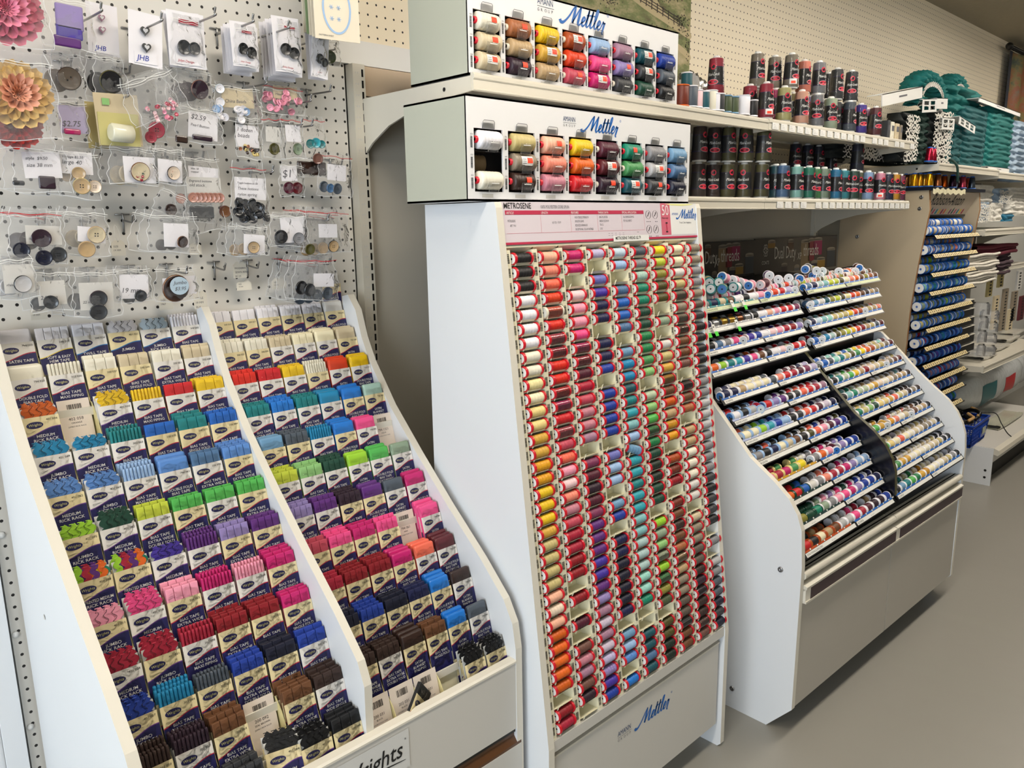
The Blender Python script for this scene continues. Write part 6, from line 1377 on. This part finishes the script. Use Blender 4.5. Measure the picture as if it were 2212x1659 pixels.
def ptag(px, py, w, h, y, lab, lines='SIZE/19 MM'):
    a = at(px-w/2, py+h/2, 'y', y); b = at(px+w/2, py-h/2, 'y', y); W2, H2 = b.x-a.x, b.z-a.z
    t = empty('price_tag', ((a.x+b.x)/2, y, b.z), None, lab, 'tag'); mb = MB(); c_ = W2*.22
    mb.prism([(-W2/2, -H2), (W2/2, -H2), (W2/2, -c_), (W2/2-c_, 0), (-W2/2+c_, 0), (-W2/2, -c_)], 'y', 0, .0005, M_edge); f = front(0, -.0003, 0)
    for k, s in enumerate(lines.split('/')): mb.text(s, H2*.17, M_grayink, f, u=-W2*.36, v=-H2*(.45+.25*k))
    mb.build('tag_card', t); mb = MB(); mb.tube(catmull([(0, -.001, -.003), (-.004, 0, .012), (.001, .01, .030), (.005, .0, .014), (0, -.001, -.003)], 4), .0004, M_paper, 4); mb.build('string', t)
ptag(256, 536, 26, 34, -.03, 'small strung price tag under the empty hook, middle left'); ptag(422, 538, 24, 26, -.02, 'small price tag right of the tilted brown button bag'); ptag(433, 648, 25, 40, -.03, 'price tag beside the large disc button', 'STYLE/19 MM/BLK'); ptag(358, 652, 26, 36, -.02, 'price tag under the large disc button', 'SIZE/1967')
ptag(518, 583, 26, 36, -.04, 'strung white tag hanging by the empty hook, clearest one', 'MODERN/SEWN RING/$2.25'); ptag(527, 616, 30, 24, -.03, 'sideways strung tag below the clearest one'); ptag(603, 612, 30, 26, -.03, 'faint strung tag under the short hook'); ptag(84, 676, 32, 32, -.03, 'price tag under the bag with the small dark button')
hook(480, 573, .05, 'bare zinc peg hook right of the large brown disc'); hook(561, 566, .05, 'bare zinc peg hook beside the clearest strung white tag'); hook(628, 562, .05, 'short bare zinc peg hook left of the red topped bags')
bag((350, 412, 412, 470), Y, 'tilted clear bag with half a brown button showing', [('b', 386, 456, 13, 'dark_brown')], .45, behind=0)
bag((322, 456, 428, 545), -.09, 'clear bag with a brown ringed button', [('p', 360, 482, 408, 534, 'white'), ('b', 395, 521, 13, 'dark_brown', 'brown')], .06, behind=2, hk=(387, 460))
bag((507, 482, 580, 552), Y-.01, 'clear bag with a small honey wood button', [('p', 530, 505, 572, 548, 'white'), ('b', 548, 534, 13, 'tan', 'dark_brown')], .05, behind=2, hk=(554, 486))
bag((584, 458, 664, 532), -.085, 'clear bag with a grey rimmed button', [('p', 612, 470, 660, 526, 'white'), ('b', 644, 514, 13, 'gray', 'charcoal'), ('b', 606, 512, 15, 'black', None, 0)], .03, behind=2, hk=(660, 460))
bag((656, 448, 754, 546), -.085, 'red topped bags with a tan and black button', [('p', 692, 484, 730, 514, 'white'), ('b', 720, 531, 13, 'tan', 'black'), ('b', 670, 540, 12, 'dark_olive', None, 0)], .04, red=True, behind=3, hk=(712, 452, .10))
bag((634, 552, 728, 648), -.085, 'red topped bags with a dark grey ringed button', [('p', 680, 588, 722, 620, 'white'), ('b', 706, 632, 14, 'slate', 'charcoal'), ('b', 650, 622, 15, 'black', None, 0), ('b', 668, 626, 14, 'charcoal', None, 0)], .03, red=True, behind=3, hk=(712, 563))
bag((-6, 550, 76, 645), -.10, 'clear bag with a silvery black rimmed button', [('p', 8, 568, 66, 634, 'pale_gray', ' rhinestone'), ('b', 45, 613, 19, 'silver', 'black', 0)], -.03, behind=2, hk=(32, 560))
bag((68, 578, 156, 672), -.09, 'clear bag with one smaller dark grey button', [('p', 88, 606, 142, 662, 'pale_gray', '  24 mm'), ('b', 111, 652, 15, 'charcoal', 'charcoal')], .03, behind=1, hk=(108, 590))
bag((158, 576, 260, 684), -.09, 'clear bag with two dark buttons one above the other', [('p', 178, 608, 244, 672, 'pale_gray', ' 22 mm  $2.25'), ('b', 213, 644, 18, 'charcoal', 'dark_plum'), ('b', 214, 673, 18, 'charcoal', 'charcoal')], .03, behind=2, hk=(214, 586))
bag((244, 573, 326, 652), -.085, 'clear bag with a small black button and pencil note', [('p', 262, 590, 318, 646, 'white', ' 19 mm'), ('b', 303, 638, 13, 'charcoal', 'black')], .02, behind=1, hk=(311, 580))
bag((334, 572, 426, 650), -.085, 'clear bag with a large brown disc behind a $3.95 slip', [('b', 378, 622, 30, 'dark_brown', 'brown', 0), ('p', 358, 598, 424, 642, 'white')], .02, hk=(400, 578, .10))
t = empty('price_slip', (at(390, 640, 'y', -.098).x, -.098, at(390, 640, 'y', -.098).z), None, 'pale blue round price slip written $3.95 on the large disc bag', 'label'); mb = MB(); mb.disc(0, .021, .019, .018, mat('pale_blue_slip', (.68, .76, .82), .6), front(0, 0, 0)); mb.text('Jumbo', .010, M_grayink, front(0, -.0004, 0), u=-.012, v=.024, shear=.3); mb.text('$3.95', .010, M_grayink, front(0, -.0004, 0), u=-.010, v=.012, shear=.3); mb.build('slip', t)
# pattern cards hung at the top right of the pegboard
for k in range(5):
    a = at(655+k*6, 40, 'y', -.10+.012*(4-k)*0-.02*k); mb = MB(); z0 = at(660+k*6, 70+k*3, 'y', -.10-.02*k).z
    mb.box(0, .10, 0, .002, 0, .30, mat('pattern_card', (.89, .85, .77), .6) if k != 1 else mat('green_card', (.52, .60, .44), .6)); o = mb.build('pattern_card', None, (a.x, -.10-.02*k, z0)); o.rotation_euler = (0, 0, -.15)
    if k == 4:
        g = MB(); f = front(0, -.001, 0); mb2 = mat('pale_blue_print', (.62, .74, .88), .6); c = (.050, .062)
        g.stroke([(c[0]+.030*cos(i*PI/8), c[1]+.048*sin(i*PI/8)) for i in range(17)], .0042, mb2, f)
        for q in range(4):
            u, v = c[0]-.012+.016*(q % 2), c[1]-.02+.022*(q//2)
            for w_ in range(3): g.stroke([(u-.005*cos(w_*PI/3), v-.005*sin(w_*PI/3)), (u+.005*cos(w_*PI/3), v+.005*sin(w_*PI/3))], .0012, mb2, f)
        g.text('PATTERN SHEET', .0045, M_grayink, f, u=.008, v=.006); g.build('egg_print', o)
    tag(o, 'tall cream pattern card, %s from the left above the black button cards' % ordn(k+1) if k < 4 else 'cream pattern card with a pale blue egg outline', 'card', 'pattern cards')
